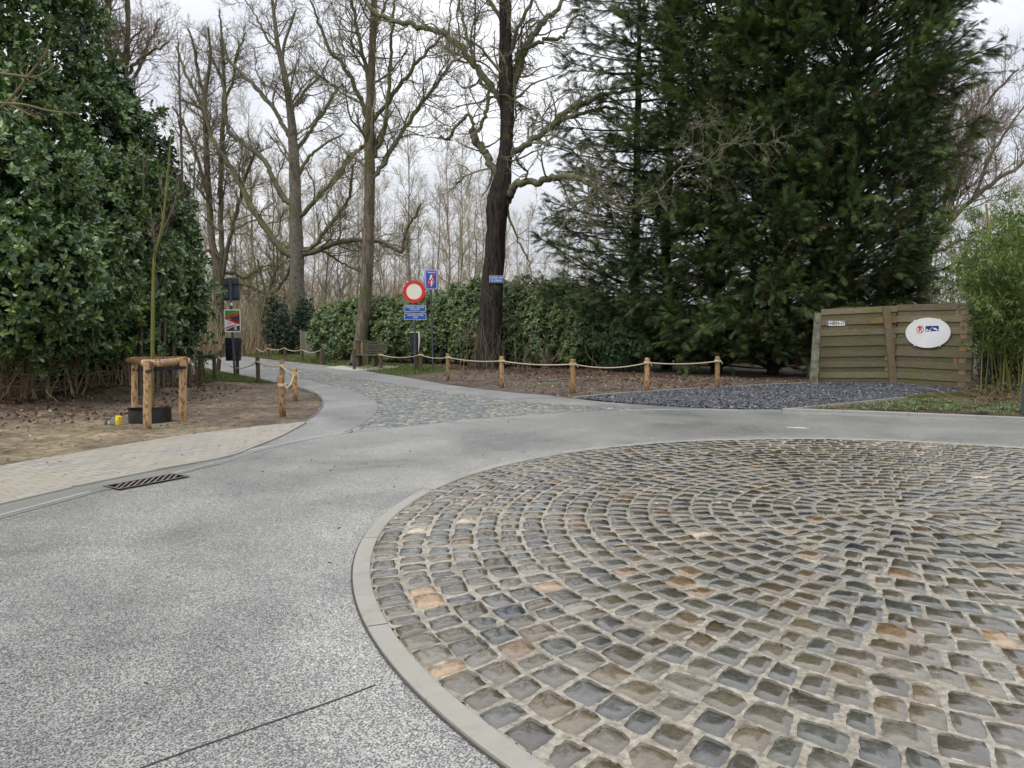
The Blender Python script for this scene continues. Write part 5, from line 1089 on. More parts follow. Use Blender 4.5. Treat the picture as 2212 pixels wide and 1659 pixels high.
def rope(label, keys, r=.014, sag=.07, frac=.86, ties=True, hfr=None, name='rope', sags=None):
    pts = [PR[k] for k in keys]; T = thing(name, label, 'rope', tuple(pts[0][0])); b = MB(); wr = MB()
    for i in range(len(pts) - 1):
        (A, HA, ra, _), (B_, HB, rb, _) = pts[i], pts[i + 1]; fa = frac
        a = A + np.array([0, -ra - r * .6, HA * fa]); c = B_ + np.array([0, -rb - r * .6, HB * fa]); t = np.linspace(0, 1, 17)[:, None]
        sg = sags[i] if sags else sag
        q_ = a * (1 - t) + c * t - np.array([0, 0, 1]) * (4 * sg * t * (1 - t)); b.tube(q_, r, 7, cap=(i in (0, len(pts) - 2)))
    b.build('line', M_ROPE, T, smooth=True, usecol=False)
    if ties:
        for (A, HA, ra, _) in pts:
            w_ = MB()
            for j in range(2):
                th = np.linspace(0, 2 * np.pi, 17); z = A[2] + HA * frac + (j - .5) * r * 1.9 + .006 * np.sin(th); w_.tube(np.c_[A[0] + (ra + r * .8) * np.cos(th), A[1] + (ra + r * .8) * np.sin(th), z], r * .9, 6, cap=False)
            w_.tube(np.array([[ra + .0, -.03, 0], [ra + .035, -.04, -.03], [ra + .045, -.03, -.075]]) + A + np.array([0, 0, HA * frac]), r * .7, 6)
            w_.build('knot', M_ROPE, T, smooth=True, usecol=False)
rope('long pale rope strung between the right-hand row of posts', ['a', 'b', 'c', 'd', 'e', 'f', 'g'], sags=[.10, .06, .05, .05, .10, .05])
rope('pale rope hanging between the peeled posts at the soil bed corner', ['i', 'j'], sag=.13, frac=.78)
rope('rope between the right and the hidden peeled post at the soil bed', ['j', 'k'], sag=.04, frac=.84)
rope('rope hanging from the hidden peeled post past the dark post to the poster signpost side', ['k', 'l', 'm'], sags=[.05, .30], frac=.82)
rope('grey rope strung along the small far posts across the lane', ['s', 'r', 'q', 'p', 'n'], sags=[.16, .08, .10, .12], frac=.9, r=.016, ties=False)

# ================================================================== signs
def text_mesh(name, txt, T, size, mat, parent, off=.004, xs=1.0, align='CENTER', bold=.0, sp=1.0, thick=.0015):
    cu = bpy.data.curves.new('t', 'FONT'); cu.body = txt; cu.size = size; cu.align_x = align; cu.align_y = 'CENTER'; cu.extrude = thick / 2; cu.offset = bold; cu.space_line = sp
    to = bpy.data.objects.new('t', cu); C.objects.link(to); dg = bpy.context.evaluated_depsgraph_get(); me = bpy.data.meshes.new_from_object(to.evaluated_get(dg)); n_ = len(me.vertices)
    co = np.empty(n_ * 3, np.float32); me.vertices.foreach_get('co', co); co = co.reshape(-1, 3).astype(float); o, ux, uy, un = T
    W = o + co[:, :1] * xs * ux + co[:, 1:2] * uy + (co[:, 2:3] + off) * un; org = ORG[parent.name]; me.vertices.foreach_set('co', (W - org).astype(np.float32).ravel()); me.materials.clear(); me.materials.append(mat); me.update()
    bpy.data.objects.remove(to); bpy.data.curves.remove(cu); ob = bpy.data.objects.new(name, me); C.objects.link(ob); put(ob, org, parent); return ob
def rrect(w_, h_, r, n_=5):
    out = []
    for cx, cy, a0 in ((w_ / 2 - r, h_ / 2 - r, 0), (-w_ / 2 + r, h_ / 2 - r, 90), (-w_ / 2 + r, -h_ / 2 + r, 180), (w_ / 2 - r, -h_ / 2 + r, 270)):
        for k in range(n_): a = rad(a0 + 90 * k / (n_ - 1)); out.append((cx + r * math.cos(a), cy + r * math.sin(a)))
    return np.array(out)
def circ(r, n_=48, ry=None, a0=0, a1=2 * np.pi, c=(0, 0)):
    t = np.linspace(a0, a1, n_, endpoint=(a1 - a0) < 6.28); return np.c_[c[0] + r * np.cos(t), c[1] + (ry or r) * np.sin(t)]
def ringpoly(b, ro, ri, T, t, n_=48, m=0):
    o, ux, uy, un = T; th = np.arange(n_) * 2 * np.pi / n_; f = lambda r, z: o + (r * np.cos(th))[:, None] * ux + (r * np.sin(th))[:, None] * uy + un * z
    V = np.vstack([f(ro, 0), f(ro, t), f(ri, t), f(ri, 0)]); F = [[k * n_ + i, k * n_ + (i + 1) % n_, ((k + 1) % 4) * n_ + (i + 1) % n_, ((k + 1) % 4) * n_ + i] for k in range(4) for i in range(n_)]; b.add(V, np.array(F), m=m)
def plane(c, yaw=0):                         # sign plane facing the camera side, turned by yaw
    ux = np.array([math.cos(yaw), math.sin(yaw), 0]); un = np.array([math.sin(yaw), -math.cos(yaw), 0]); return (np.array(c, float), ux, np.array([0, 0, 1.0]), un)
def sh(T, dx=0, dy=0, dn=0): o, ux, uy, un = T; return (o + ux * dx + uy * dy + un * dn, ux, uy, un)
def pole_at(x, yb, ytop, T_label, name, r=.03, lean=0):
    base = G(x, yb); T = thing(name, T_label, 'signpost', base); H = hz(ytop, base[1]); b = MB(); b.tube([base + np.array([0, 0, -.1]), base + np.array([lean * .5, 0, H * .5]), base + np.array([lean, 0, H])], r, 14); b.build('pole', M_POLE, T, smooth=True, usecol=False); 
    return base, T, H
# no-entry signpost
b0, T0, H0 = pole_at(897, 803, 606, 'grey signpost with round red and white no-entry sign above two blue plates', 'no_entry_signpost', .032)
d0 = b0[1]; s_ = d0 / FPX
Tc = plane(P(895, 630, d0) + np.array([0, -.05, 0]), rad(4)); R0 = 23.8 * s_
b = MB(); b.prism(circ(R0 * .80), Tc, .012); disc = b.build('sign_disc', M_CREAM, T0, usecol=False)
b = MB(); ringpoly(b, R0, R0 * .70, sh(Tc, dn=-.004), .022); b.build('sign_rim', M_RED, disc, usecol=False)
b = MB(); b.prism(circ(R0 * .99), sh(Tc, dn=-.012), .006); b.build('sign_back', M_POLE, disc, usecol=False)
for cy, txt, hh in ((666.2, 'UITGEZONDERD LANDBOUWERS,\nFIETSERS, RUITERS', 14), (683.5, 'UITGEZONDERD PLAATSELIJK\nVERKEER', 14.5)):
    Tp = plane(P(896.5 + (cy > 670), cy, d0) + np.array([0, -.05, 0]), rad(4)); W_, H_ = 46.5 * s_, hh * s_
    b = MB(); b.prism(rrect(W_, H_, .03), Tp, .008); pl = b.build('sign_plate', M_WHITE, T0, usecol=False)
    b = MB(); b.prism(rrect(W_ - .022, H_ - .022, .024), sh(Tp, dn=.008), .002); b.build('sign_face', M_BLUE, pl, usecol=False)
    text_mesh('lettering', txt, sh(Tp, dn=.010), .074, M_WHITE, pl, xs=.54, bold=.0002, sp=.98)
# end of cycle street
b1, T1, H1 = pole_at(936, 803, 600, 'tall thin grey signpost with blue end of cycle street sign', 'cycle_street_signpost', .03, lean=-.07)
d1 = b1[1]; s1 = d1 / FPX; Tp = plane(P(932, 604, d1) + np.array([0, -.045, 0]), rad(-8)); W_, H_ = 25.5 * s1, 41 * s1
b = MB(); b.prism(rrect(W_ + .03, H_ + .03, .035), sh(Tp, dx=-.014, dn=-.02), .02); b.build('sign_back', M_BLUE, T1, usecol=False)
b = MB(); b.prism(rrect(W_, H_, .03), Tp, .006); pl = b.build('sign_plate', M_WHITE, T1, usecol=False)
b = MB(); b.prism(rrect(W_ - .03, H_ - .03, .02), sh(Tp, dn=.006), .002); b.build('sign_face', M_BLUE, pl, usecol=False)
text_mesh('lettering', 'Fietsstraat', sh(Tp, dy=H_ * .37, dn=.008), .075, M_WHITE, pl, xs=.80, bold=.001)
U = H_
b = MB(); q = sh(Tp, dn=.0082)                # red car behind the cyclist
b.prism([(-.105, -.14), (-.105, -.06), (-.085, -.02), (-.06, .03), (.06, .03), (.085, -.02), (.105, -.06), (.105, -.14), (.08, -.14), (.08, -.17), (.05, -.17), (.05, -.14), (-.05, -.14), (-.05, -.17), (-.08, -.17), (-.08, -.14)], q, .001); b.build('car_symbol', M_RED, pl, usecol=False)
b = MB(); q = sh(Tp, dn=.0096); b.prism(circ(.027, 20, c=(0, .125)), q, .001); b.prism([(-.035, .10), (.035, .10), (.065, .0), (.045, -.005), (.03, .04), (.03, -.03), (-.03, -.03), (-.03, .04), (-.045, -.005), (-.065, 0)], q, .001)
b.prism([(-.012, -.035), (.012, -.035), (.012, -.23), (-.012, -.23)], q, .001); b.prism([(-.03, -.03), (-.016, -.03), (-.02, -.13), (-.034, -.13)], q, .001); b.prism([(.03, -.03), (.016, -.03), (.024, -.18), (.04, -.18)], q, .001)
b.prism(circ(.014, 14, c=(-.085, -.075)), q, .001); b.prism(circ(.014, 14, c=(.085, -.075)), q, .001); b.build('cyclist_symbol', M_WHITE, pl, usecol=False)
b = MB(); b.prism([(-W_ * .42, -H_ * .45), (-W_ * .30, -H_ * .45), (W_ * .42, H_ * .45), (W_ * .30, H_ * .45)], sh(Tp, dn=.0112), .001); b.build('red_slash', M_RED, pl, usecol=False)
# dog sign on the charred trunk
rt = 22 / FPX * dA; c_ = P(1072.5, 604.5, dA) + np.array([0, -rt - .03, 0]); Tp = plane(c_, rad(6)); W_, H_ = 29.5 * dA / FPX, 15.2 * dA / FPX
td = thing('dog_sign', 'small blue enamel sign about dogs nailed to the charred trunk', 'sign', c_)
b = MB(); b.prism(rrect(W_, H_, .02), Tp, .006); pl = b.build('sign_plate', M_WHITE, td, usecol=False)
b = MB(); b.prism(rrect(W_ - .012, H_ - .012, .018), sh(Tp, dn=.006), .002); b.build('sign_face', M_BLUE, td, usecol=False)
text_mesh('lettering', 'HONDEN AAN\nDE LEIBAND', sh(Tp, dn=.008), .115, M_WHITE, td, xs=.62, bold=.0006, sp=.92)
# poster signpost
b2, T2, H2 = pole_at(508, 817, 600, 'dark signpost seen from behind with a square sign back and red-white poster', 'poster_signpost', .035, lean=-.09)
d2 = b2[1]; s2 = d2 / FPX
Tb = plane(P(498.5, 625, d2) + np.array([0, .03, 0]), rad(-6)); b = MB(); b.prism(rrect(36 * s2, 48 * s2, .04), Tb, -.02); sb = b.build('sign_back', M_POLE, T2, usecol=False)
b = MB(); b.box(P(498, 625, d2) + np.array([0, -.0, 0]), (.09, .05, 47 * s2)); b.box(P(498.5, 612, d2) + np.array([0, .0, 0]), (34 * s2, .03, .03)); b.box(P(498.5, 642, d2) + np.array([0, .0, 0]), (34 * s2, .03, .03)); b.build('bracket', M_POLE, sb, usecol=False)
b = MB(); b.prism(rrect(9 * s2, 5.5 * s2, .004), sh(plane(P(506.5, 632, d2) + np.array([0, .026, 0]), rad(-6))), .003); b.build('sticker', M_WHITE, sb, usecol=False)
b = MB(); b.prism(rrect(4.5 * s2, 6.5 * s2, .004), plane(P(501, 657, d2) + np.array([0, -.037, 0])), .002); b.build('sticker', M_WHITE, T2, usecol=False)
Tq = plane(P(503.5, 693, d2) + np.array([0, -.045, 0]), rad(4)); W_, H_ = 34 * s2, 48.5 * s2
b = MB(); b.prism(rrect(W_, H_, .03), Tq, .008); po = b.build('poster', M_WHITE, T2, usecol=False)
def pp(name, pts, mat, lv): b = MB(); b.prism([((x - .5) * W_, (.5 - y) * H_) for x, y in pts], sh(Tq, dn=.008 + .0012 * lv), .001); b.build(name, mat, po, usecol=False)
pp('poster_green', [(.05, .04), (.95, .04), (.95, .2), (.05, .40)], M_GREENP, 0); pp('poster_dark', [(.25, .38), (.95, .22), (.95, .60), (.7, .55)], M_DARKP, 0); pp('poster_dark', [(.08, .92), (.55, .76), (.95, .70), (.95, .95), (.08, .95)], M_DARKP, 0)
pp('poster_red', [(.04, .35), (.75, .16), (.96, .16), (.96, .27), (.80, .24), (.20, .40), (.95, .58), (.95, .66), (.70, .62), (.04, .42)], M_RED, 1); pp('poster_red', [(.05, .80), (.55, .68), (.60, .72), (.05, .87)], M_RED, 1); pp('poster_grey', [(.18, .53), (.42, .55), (.42, .65), (.18, .66)], simple('pale_grey_print', (.5, .52, .5), .5), 1); pp('poster_figure', [(.60, .62), (.72, .62), (.78, .90), (.60, .90)], simple('pale_print', (.45, .45, .5), .5, .4, 40), 2)
# black-bagged litter bin behind the signpost
def bag_bin(name, label, x0, x1, y0, y1, d, yb, white=False, seed=0):
    g = np.random.default_rng(seed); c = P((x0 + x1) / 2, (y0 + y1) / 2, d); W_, H_ = (x1 - x0) * d / FPX, (y1 - y0) * d / FPX; base = np.array([c[0], d, 0]); T = thing(name, label, 'litter bin', base)
    b = MB(); n_ = 24; K = 9; th = np.arange(n_) * 2 * np.pi / n_
    rr_ = np.sign(np.cos(th)) * np.abs(np.cos(th)) ** .5, np.sign(np.sin(th)) * np.abs(np.sin(th)) ** .5; V = []
    fold = g.normal(0, .05, n_)
    for k in range(K):
        t = k / (K - 1); w1 = 1 - .12 * (1 - t) ** 2; f = 1 + fold * (.3 + .7 * abs(math.sin(3 * t + 1))) + g.normal(0, .012, n_); V.append(np.c_[c[0] + W_ / 2 * w1 * rr_[0] * f, d + W_ * .33 * w1 * rr_[1] * f, np.full(n_, c[2] - H_ / 2 + H_ * t)])
    V = np.vstack(V); F = np.array([[k * n_ + i, k * n_ + (i + 1) % n_, (k + 1) * n_ + (i + 1) % n_, (k + 1) * n_ + i] for k in range(K - 1) for i in range(n_)]); b.add(V, F); cap = V[:n_]; b.add(np.vstack([cap, cap.mean(0)]), np.array([[(i + 1) % n_, i, n_] for i in range(n_)])); b.build('bag', M_BAG, T, smooth=False, usecol=False)
    b = MB(); top = V[-n_:]; b.tube(np.vstack([top * 1, top[:1]]) + np.array([0, 0, .004]), .012, 6, cap=False); b.build('rim', M_WHITE if white else M_POLE, T, usecol=False)
    b = MB(); b.tube([np.array([c[0] + .05, d + W_ * .42, -.05]), np.array([c[0] + .05, d + W_ * .42, c[2] + H_ * .48])], .05, 10); b.build('post', M_POSTOLD, T, usecol=False)
    if white:
        b = MB(); pts_ = np.array([[W_ * .5, -.1, H_ * .5], [W_ * .54, -.11, H_ * .2], [W_ * .48, -.1, -.1], [W_ * .44, -.1, -H_ * .42]]) + c; b.tube(pts_, [.03, .028, .02, .008], 6); b.build('liner_edge', M_WHITE, T, usecol=False)
    return T
bag_bin('litter_bin', 'litter bin lined with a black bag hanging below the red-white poster', 486.5, 520.5, 730, 779, gd(812), 815)
bag_bin('litter_bin', 'black-bagged litter bin with white rim behind the no-entry signpost', 886, 906, 718, 762, gd(800), 803, True, 4)

# ================================================================== bench, wooden bin, bag, fence panel
dB = gd(793)
def bench():
    c = G(802, 793); T = thing('park_bench', 'weathered wooden park bench with slatted back under the trees', 'bench', c); yaw = rad(-10); ux = np.array([math.cos(yaw), math.sin(yaw), 0]); uy = np.array([-ux[1], ux[0], 0]); R = np.stack([ux, uy, [0, 0, 1]], 1)
    L = .95; sx = c + np.array([-.15, 0, 0]); b = MB()
    for k in range(4): b.box(sx + uy * (-.22 + .115 * k) + np.array([0, 0, .45]), (L, .10, .04), R)
    b.build('seat', M_BENCH, T)
    b = MB(); tl = rad(12); bc = sx + ux * .22
    for k in range(5):
        z = .53 + .095 * k; b.box(bc + uy * (.26 + .045 * k) + ux * (.0 + .012 * k) + np.array([0, 0, z]), (L * .92, .03, .075), R, col=(1, 1, 1) if k % 2 else (.85, .88, .85))
    b.build('backrest', M_BENCH, T)
    for s in (-.30, .30):
        b = MB(); b.box(sx + ux * s + np.array([0, 0, .21]), (.09, .40, .43), R, col=(.8, .85, .9)); b.build('leg', M_BENCH, T)
        b = MB(); b.tube([bc + ux * s + uy * .25 + np.array([0, 0, .35]), bc + ux * s + uy * .49 + np.array([0, 0, .95])], .025, 6); b.build('back_support', M_BENCH, T)
bench()
def woodbin():
    c = G(782, 790); T = thing('wooden_litter_bin', 'tall square wooden-plank litter bin with a pale vertical strap beside the bench', 'litter bin', c); d = c[1]; W_ = 27 * d / FPX; H = hz(737, d); b = MB()
    for s in range(2):
        for k in range(3):
            w1 = W_ / 6
            b.box(c + np.array([-W_ / 2 + w1 * (k * 2 * .5 + .5) + s * W_ * .5, -.02 * (k % 2), H / 2]), (w1 * .94, .05, H), col=(1.5, 1.25, .85) if k != 1 else (1.25, 1.1, .7))
    for x in (-W_ / 2 + .025, W_ / 2 - .025):
        b.box(c + np.array([x, .21, H / 2]), (.05, .36, H - .01), col=(1.1, 1.0, .7))
    b.box(c + np.array([0, .41, H / 2]), (W_ - .1, .04, H), col=(1, 1, .8)); b.build('housing', M_BENCH, T)
    b = MB(); b.box(c + np.array([0, .18, H + .015]), (W_ + .02, .48, .025)); b.build('lid', M_POLE, T, usecol=False)
    b = MB(); b.box(c + np.array([.02, -.055, H * .53]), (.035, .012, H * .92)); b.build('strap', M_KERB2, T, usecol=False)
woodbin()
def binbag():
    g = np.random.default_rng(3); c = G(762, 791); T = thing('refuse_bag', 'crumpled black refuse bag slumped on the ground by the wooden bin', 'bag', c); n_, K = 22, 10; V = []
    for k in range(K):
        t = k / (K - 1); r = math.sin(math.pi * (.15 + .85 * t) ** .8) * (1 - .25 * t) + .02; th = np.arange(n_) * 2 * np.pi / n_; f = 1 + .13 * np.sin(th * 5 + k) + g.normal(0, .06, n_); V.append(np.c_[c[0] + .23 * r * f * np.cos(th) + .09 * t, c[1] + .2 * r * f * np.sin(th), np.full(n_, .02 + .32 * t) + g.normal(0, .008, n_)])
    V = np.vstack(V); b = MB(); b.add(V, np.array([[k * n_ + i, k * n_ + (i + 1) % n_, (k + 1) * n_ + (i + 1) % n_, (k + 1) * n_ + i] for k in range(K - 1) for i in range(n_)])); b.build('sack', M_BAG, T, usecol=False)
    b = MB(); b.tube(np.array([[.08, 0, .31], [.11, 0, .36], [.16, .02, .38]]) + c, [.03, .02, .035], 7); b.build('tied_neck', M_BAG, T, usecol=False)
binbag()
def fence_panel():
    d = 39.0; c = P(676, 740, d); T = thing('fence_panel', 'pale wooden garden fence panel half hidden left of the rhododendron hedge', 'fence', (c[0], d, 0)); b = MB(); H = hz(716, d)
    for k in range(7): b.box((c[0] - .5 + .155 * k, d, H / 2), (.145, .03, H), col=(1, 1, 1) if k % 2 else (.85, .85, .85))
    b.build('boards', M_FPANEL, T)
    for s in (-.6, .62): b = MB(); b.box((c[0] + s, d, H / 2 + .04), (.09, .09, H + .08)); b.build('post', M_FPANEL, T)
fence_panel()
def rail():
    # low rail frame beside the laurel
    d = gd(822); T = thing('low_rail_frame', 'low mossy log rail on short posts beside the right foot of the laurel bush', 'rail', G(446, 823)); old = M_POSTOLD
    b = MB(); b.tube([P(425, 769, d + .3), P(447, 768.5, d + .2), P(468, 768.5, d)], .075, 10, bump=.04); b.build('rail', M_LIMB, T, usecol=False)
    for x, dd, yb in ((462, 0, 0), (436, .35, 0), (431, -.6, 0)):
        pt = P(x, 772, d + dd); b = MB(); b.tube([[pt[0] + .02, d + dd, -.1], [pt[0], d + dd, pt[2]]], .055, 9); b.build('leg', old, T, usecol=False)
    b = MB(); b.tube([P(432, 776, d + .3), P(464, 775.5, d - .06)], .018, 6); b.build('strap', M_BLACK, T, usecol=False)
rail()

# ================================================================== stake frame, ring, marker
def stakes():
    F0 = G(318, 928); T = thing('tree_stake_frame', 'three peeled round stakes joined by log crossbars round the young tree', 'tree stakes', F0)
    legs = [('front', 318, 928, 779, 8.2, 318), ('left', 290.5, 893, 772, 6.6, 290.5), ('right', 395, 912, 772, 8.6, 396)]
    L = {}
    for i, (n_, x, yb, yt, rpx, xt) in enumerate(legs):
        base = G(x, yb); d = base[1]; top = P(xt, yt, d); zs = np.linspace(0, 1, 8); pts = base[None] * (1 - zs[:, None]) + top[None] * zs[:, None]; pts[0, 2] = -.1; rr_ = np.full(8, rpx / FPX * d) * np.linspace(1.03, .92, 8)
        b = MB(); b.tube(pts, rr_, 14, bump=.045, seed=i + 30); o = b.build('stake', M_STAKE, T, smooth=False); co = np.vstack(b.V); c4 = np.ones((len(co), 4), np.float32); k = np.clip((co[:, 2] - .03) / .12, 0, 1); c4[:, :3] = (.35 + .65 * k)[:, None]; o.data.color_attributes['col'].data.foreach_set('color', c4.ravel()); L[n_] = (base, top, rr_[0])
    dl = L['left'][0][1]; dr_ = L['right'][0][1]; df = L['front'][0][1]
    b = MB(); b.tube([P(308, 785, df + .12), P(345, 784, df + .1), P(380, 781.5, dr_ + .0), P(411, 780, dr_ + .05)], [.052, .05, .052, .05], 12, bump=.05, seed=5); b.build('crossbar', M_STAKE, T)
    b = MB(); b.tube([P(278, 778.5, dl + .1), P(292, 781, dl - .35), P(324, 788, df - .02)], [.05, .05, .046], 12, bump=.05, seed=6, col=(.3, .27, .25)); o = b.build('crossbar', M_STAKE, T); o['label'] = 'darker weathered crossbar'
    b = MB(); b.tube([P(284, 776, dl + .06), P(320, 776, dl - .2), P(403, 775, dr_ + .12)], .04, 10, bump=.05, seed=7, col=(.35, .3, .27)); b.build('crossbar', M_STAKE, T)
    def strap(pts, w_=.045):
        b = MB(); q_ = resample(cat([tuple(p) for p in pts], 6), 20); n_ = len(q_); V = np.vstack([q_ + [0, 0, w_ / 2], q_ - [0, 0, w_ / 2]]); b.add(V, np.array([[i, i + 1, n_ + i + 1, n_ + i] for i in range(n_ - 1)])); b.add(V + [0, .004, 0], np.array([[i, i + 1, n_ + i + 1, n_ + i] for i in range(n_ - 1)])); b.build('strap', M_BLACK, T, usecol=False)
    tr = P(330, 797, dS)
    rl, rf_, rr2 = L['left'][2], L['front'][2], L['right'][2]
    strap([P(283, 798, dl - .03), P(290, 798.5, dl - rl - .01), P(299, 799, dl - .02), tr + [-.05, -.02, 0], tr + [.0, -.05, 0]])
    strap([P(402, 794, dr_ - .03), P(394, 794.5, dr_ - rr2 - .012), P(385, 795, dr_ - .02), tr + [.05, -.03, 0], tr + [0, -.055, 0.004]])
    strap([P(309, 802, df - .02), P(318, 803, df - rf_ - .012), P(327, 801, df - .01), tr + [-.01, -.052, -.005]])
stakes()
def ring():
    c = (G(281, 915) + G(367, 913)) / 2; r = (G(367, 913)[0] - G(281, 913)[0]) / 2; c = np.array([G(324, 912)[0], G(324, 912)[1] + .0, 0]); T = thing('root_ring', 'round black plastic watering ring on the soil round the young tree', 'tree ring', c)
    n_ = 48; th = np.arange(n_) * 2 * np.pi / n_; hz_ = .215 + .012 * np.sin(th * 2 + 1); rx = r * (1 + .02 * np.sin(3 * th)); b = MB(); V = []
    for rr_, zz in ((1.0, -.03), (1.0, 1), (.985, 1), (.985, -.03)): V.append(np.c_[c[0] + rx * rr_ * np.cos(th), c[1] + rx * rr_ * np.sin(th), (hz_ if zz == 1 else np.full(n_, zz))])
    b.add(np.vstack(V), np.array([[k * n_ + i, k * n_ + (i + 1) % n_, (k + 1) * n_ + (i + 1) % n_, (k + 1) * n_ + i] for k in range(3) for i in range(n_)])); b.build('wall', M_BLACK, T, usecol=False)
    b = MB(); rr_ = r * .97; b.add(np.vstack([np.c_[c[0] + rr_ * np.cos(th), c[1] + rr_ * np.sin(th), np.full(n_, .05)], [[c[0], c[1], .08]]]), np.array([[i, (i + 1) % n_, n_] for i in range(n_)]), (.07, .055, .045)); b.build('soil', M_TER, T)
ring()
def marker():
    c = G(252, 918); T = thing('marker_cap', 'short bright yellow plastic capped peg leaning in the soil left of the watering ring', 'marker', c); b = MB(); d = c[1]; a = P(253.5, 917, d); e_ = P(256.5, 899, d); b.tube([a, a * .5 + e_ * .5, e_], [.043, .044, .045], 14, bump=.04, seed=2); b.build('cap', M_YEL, T, usecol=False)
    g = np.random.default_rng(4); b = MB(); p = np.tile(c + np.array([-.09, -.03, .02]), (14, 1)) + g.normal(0, .05, (14, 3)) * [1, 1, .3]; V, F, cc_ = shoots(p, np.tile([[0, 0, 1.0]], (14, 1)), 4, (.04, .09), g, (LT2, LF2), [(.22, .25, .22)], wscale=1.6); b.add(V, F, cc_); b.build('crumpled_wrap', M_DRY, T)
marker()

# ================================================================== gate, plates
def gate():
    A, B_, Cc = G(1769, 829), G(1932, 829), G(2099, 841)
    T = thing('wooden_gate', 'weathered double wooden gate of overlapping horizontal boards at the end of the gravel drive', 'gate', B_)
    dA_, dB_, dC = A[1], B_[1], Cc[1]
    tops = {0: hz(668, dA_), 1: hz(660, dB_), 2: hz(654, dC)}
    red = (1.4, 1.1, .85); g = np.random.default_rng(66)
    def leaf(P0, P1, h0, h1, patches):
        L = np.linalg.norm(P1 - P0); u = (P1 - P0) / L; nn = np.array([u[1], -u[0], 0.0]); nn = nn if nn[1] < 0 else -nn
        b = MB(); nbd = 7
        def board(s0, s1, f0, f1, off, col, th=.02):
            V = []
            for o_ in (off, off + th):
                for s, f in ((s0, f0), (s1, f0), (s1, f1), (s0, f1)):
                    h = h0 * (1 - s) + h1 * s; V.append(P0 + u * L * s + nn * o_ + np.array([0, 0, .03 + (h - .03) * f]))
            b.add(V, np.array([[0, 3, 2, 1], [4, 5, 6, 7], [0, 1, 5, 4], [1, 2, 6, 5], [2, 3, 7, 6], [3, 0, 4, 7]]), col)
        for k in range(nbd):
            f1 = 1 - k / nbd; f0 = f1 - .54 / nbd; c = g.uniform(.75, 1.3); tint = np.array([.98, .98 + .05 * g.normal(), .92 + .07 * g.normal()]) * c
            board(.0, 1.0, f0, f1, .022, tint)                                            # front boards
            c = g.uniform(.7, .95); board(.012, .988, f1 - 1 / nbd - .02 / nbd, f0 + .06 / nbd, -.002, np.array([.9, .9, .75]) * c)   # set-back boards
        board(.0, 1.0, -.03, 1 / nbd * .48, .001, np.array([.8, .75, .6]))
        for s0, s1, f0, f1, off, col in patches: board(s0, s1, f0, f1, off, np.array(col), .012)
        lf = b.build('gate_leaf', M_GATE, T)
        for s in (.02, .5, .98):
            b2 = MB(); w_ = .05; c_ = P0 + u * L * s - nn * .02; h = h0 * (1 - s) + h1 * s; b2.box(c_ + np.array([0, 0, h / 2 + .02]), (.06, .035, h - .05), np.stack([u, -nn, [0, 0, 1]], 1), col=(1, 1, .85)); b2.build('batten', M_GATE, lf)
        return P0, u, L, nn
    lp = [(.30, .50, 0, 0, 0, (0, 0, 0))] and []
    for k in range(7):
        f1 = 1 - k / 7; f0 = f1 - .58 / 7; bl_, bt = f1 - 1 / 7, f0
        if k in (2, 3, 4, 5): lp.append((.86, .985, bl_ + .01, bt, .0205, (1.55, 1.3, 1.1)))
    lp.append((.64, .985, 1 - 1.55 / 7, 1 - 1 / 7 + .0, .0435, (1.35, 1.0, .7)))
    lp.append((.10, .35, 1 - 2.0 / 7, 1 - 1.63 / 7, .0205, (.95, .95, .7)))
    L1 = leaf(A, B_, tops[0], tops[1], lp)
    rp_ = []
    for k in range(7):
        f1 = 1 - k / 7; f0 = f1 - .58 / 7; bl_, bt = f1 - 1 / 7, f0
        rp_.append((.84, .93, bl_ + .004, bt, .0205, (1.5, 1.1, .9)))
    rp_.append((.775, .82, 1 - 1.0 / 7, 1 - .6 / 7, .0205, (1.5, 1.1, .9))); rp_.append((.775, .82, 1 - 5 / 7, 1 - 4.6 / 7, .0205, (1.7, .95, .6)))
    L2 = leaf(B_ + np.array([.01, 0, 0]), Cc, tops[1] + .02, tops[2], rp_)
    b = MB(); pb = P(1928, 829.5, dB_) + np.array([0, -.06, -.02]); pt = P(1911, 662, dB_) + np.array([0, -.06, 0]); yaw = 0
    for (a, c) in ((pb, pt),):
        V = []
        for q_ in (a - [0, 0, .05], c):
            for dx, dy in ((-.09, -.04), (.09, -.04), (.09, .03), (-.09, .03)): V.append(q_ + np.array([dx, dy, 0]))
        b.add(V, np.array([[3, 2, 1, 0], [4, 5, 6, 7], [0, 1, 5, 4], [1, 2, 6, 5], [2, 3, 7, 6], [3, 0, 4, 7]]), (1.05, .95, .85))
    b.build('cover_post', M_GATE, T)
    # number plate
    P0, u, L, nn = L1; hP = hz(700, dA_)
    def onleaf(leafd, px, py):
        P0, u, L, nn = leafd; r = ray(px, py); den = r @ nn; o = np.array([0, 0, CAM_H]); t = ((P0 - o) @ nn + .05) / den; return o + r * t
    c1 = onleaf(L1, 1806, 698.5); Tn = (c1 + nn * -.004, u, np.array([0, 0, 1.0]), nn); tn = thing('number_plate', 'white car number plate with a blue end strip fixed to the left gate leaf', 'number plate', c1)
    wq = 38.5 * c1[1] / FPX; hq = 10.2 * c1[1] / FPX; b = MB(); b.prism(rrect(wq, hq, .01), Tn, .005); pl = b.build('plate', M_WHITE, tn, usecol=False); b = MB(); b.prism(rrect(wq * .07, hq * .92, .004), sh(Tn, dx=-wq * .455, dn=.005), .0015); b.build('blue_strip', M_BLUE, tn, usecol=False)
    text_mesh('lettering', '1-HRH-171', sh(Tn, dx=.015, dn=.005), hq * 1.12, M_INK, tn, xs=.80, bold=.002)
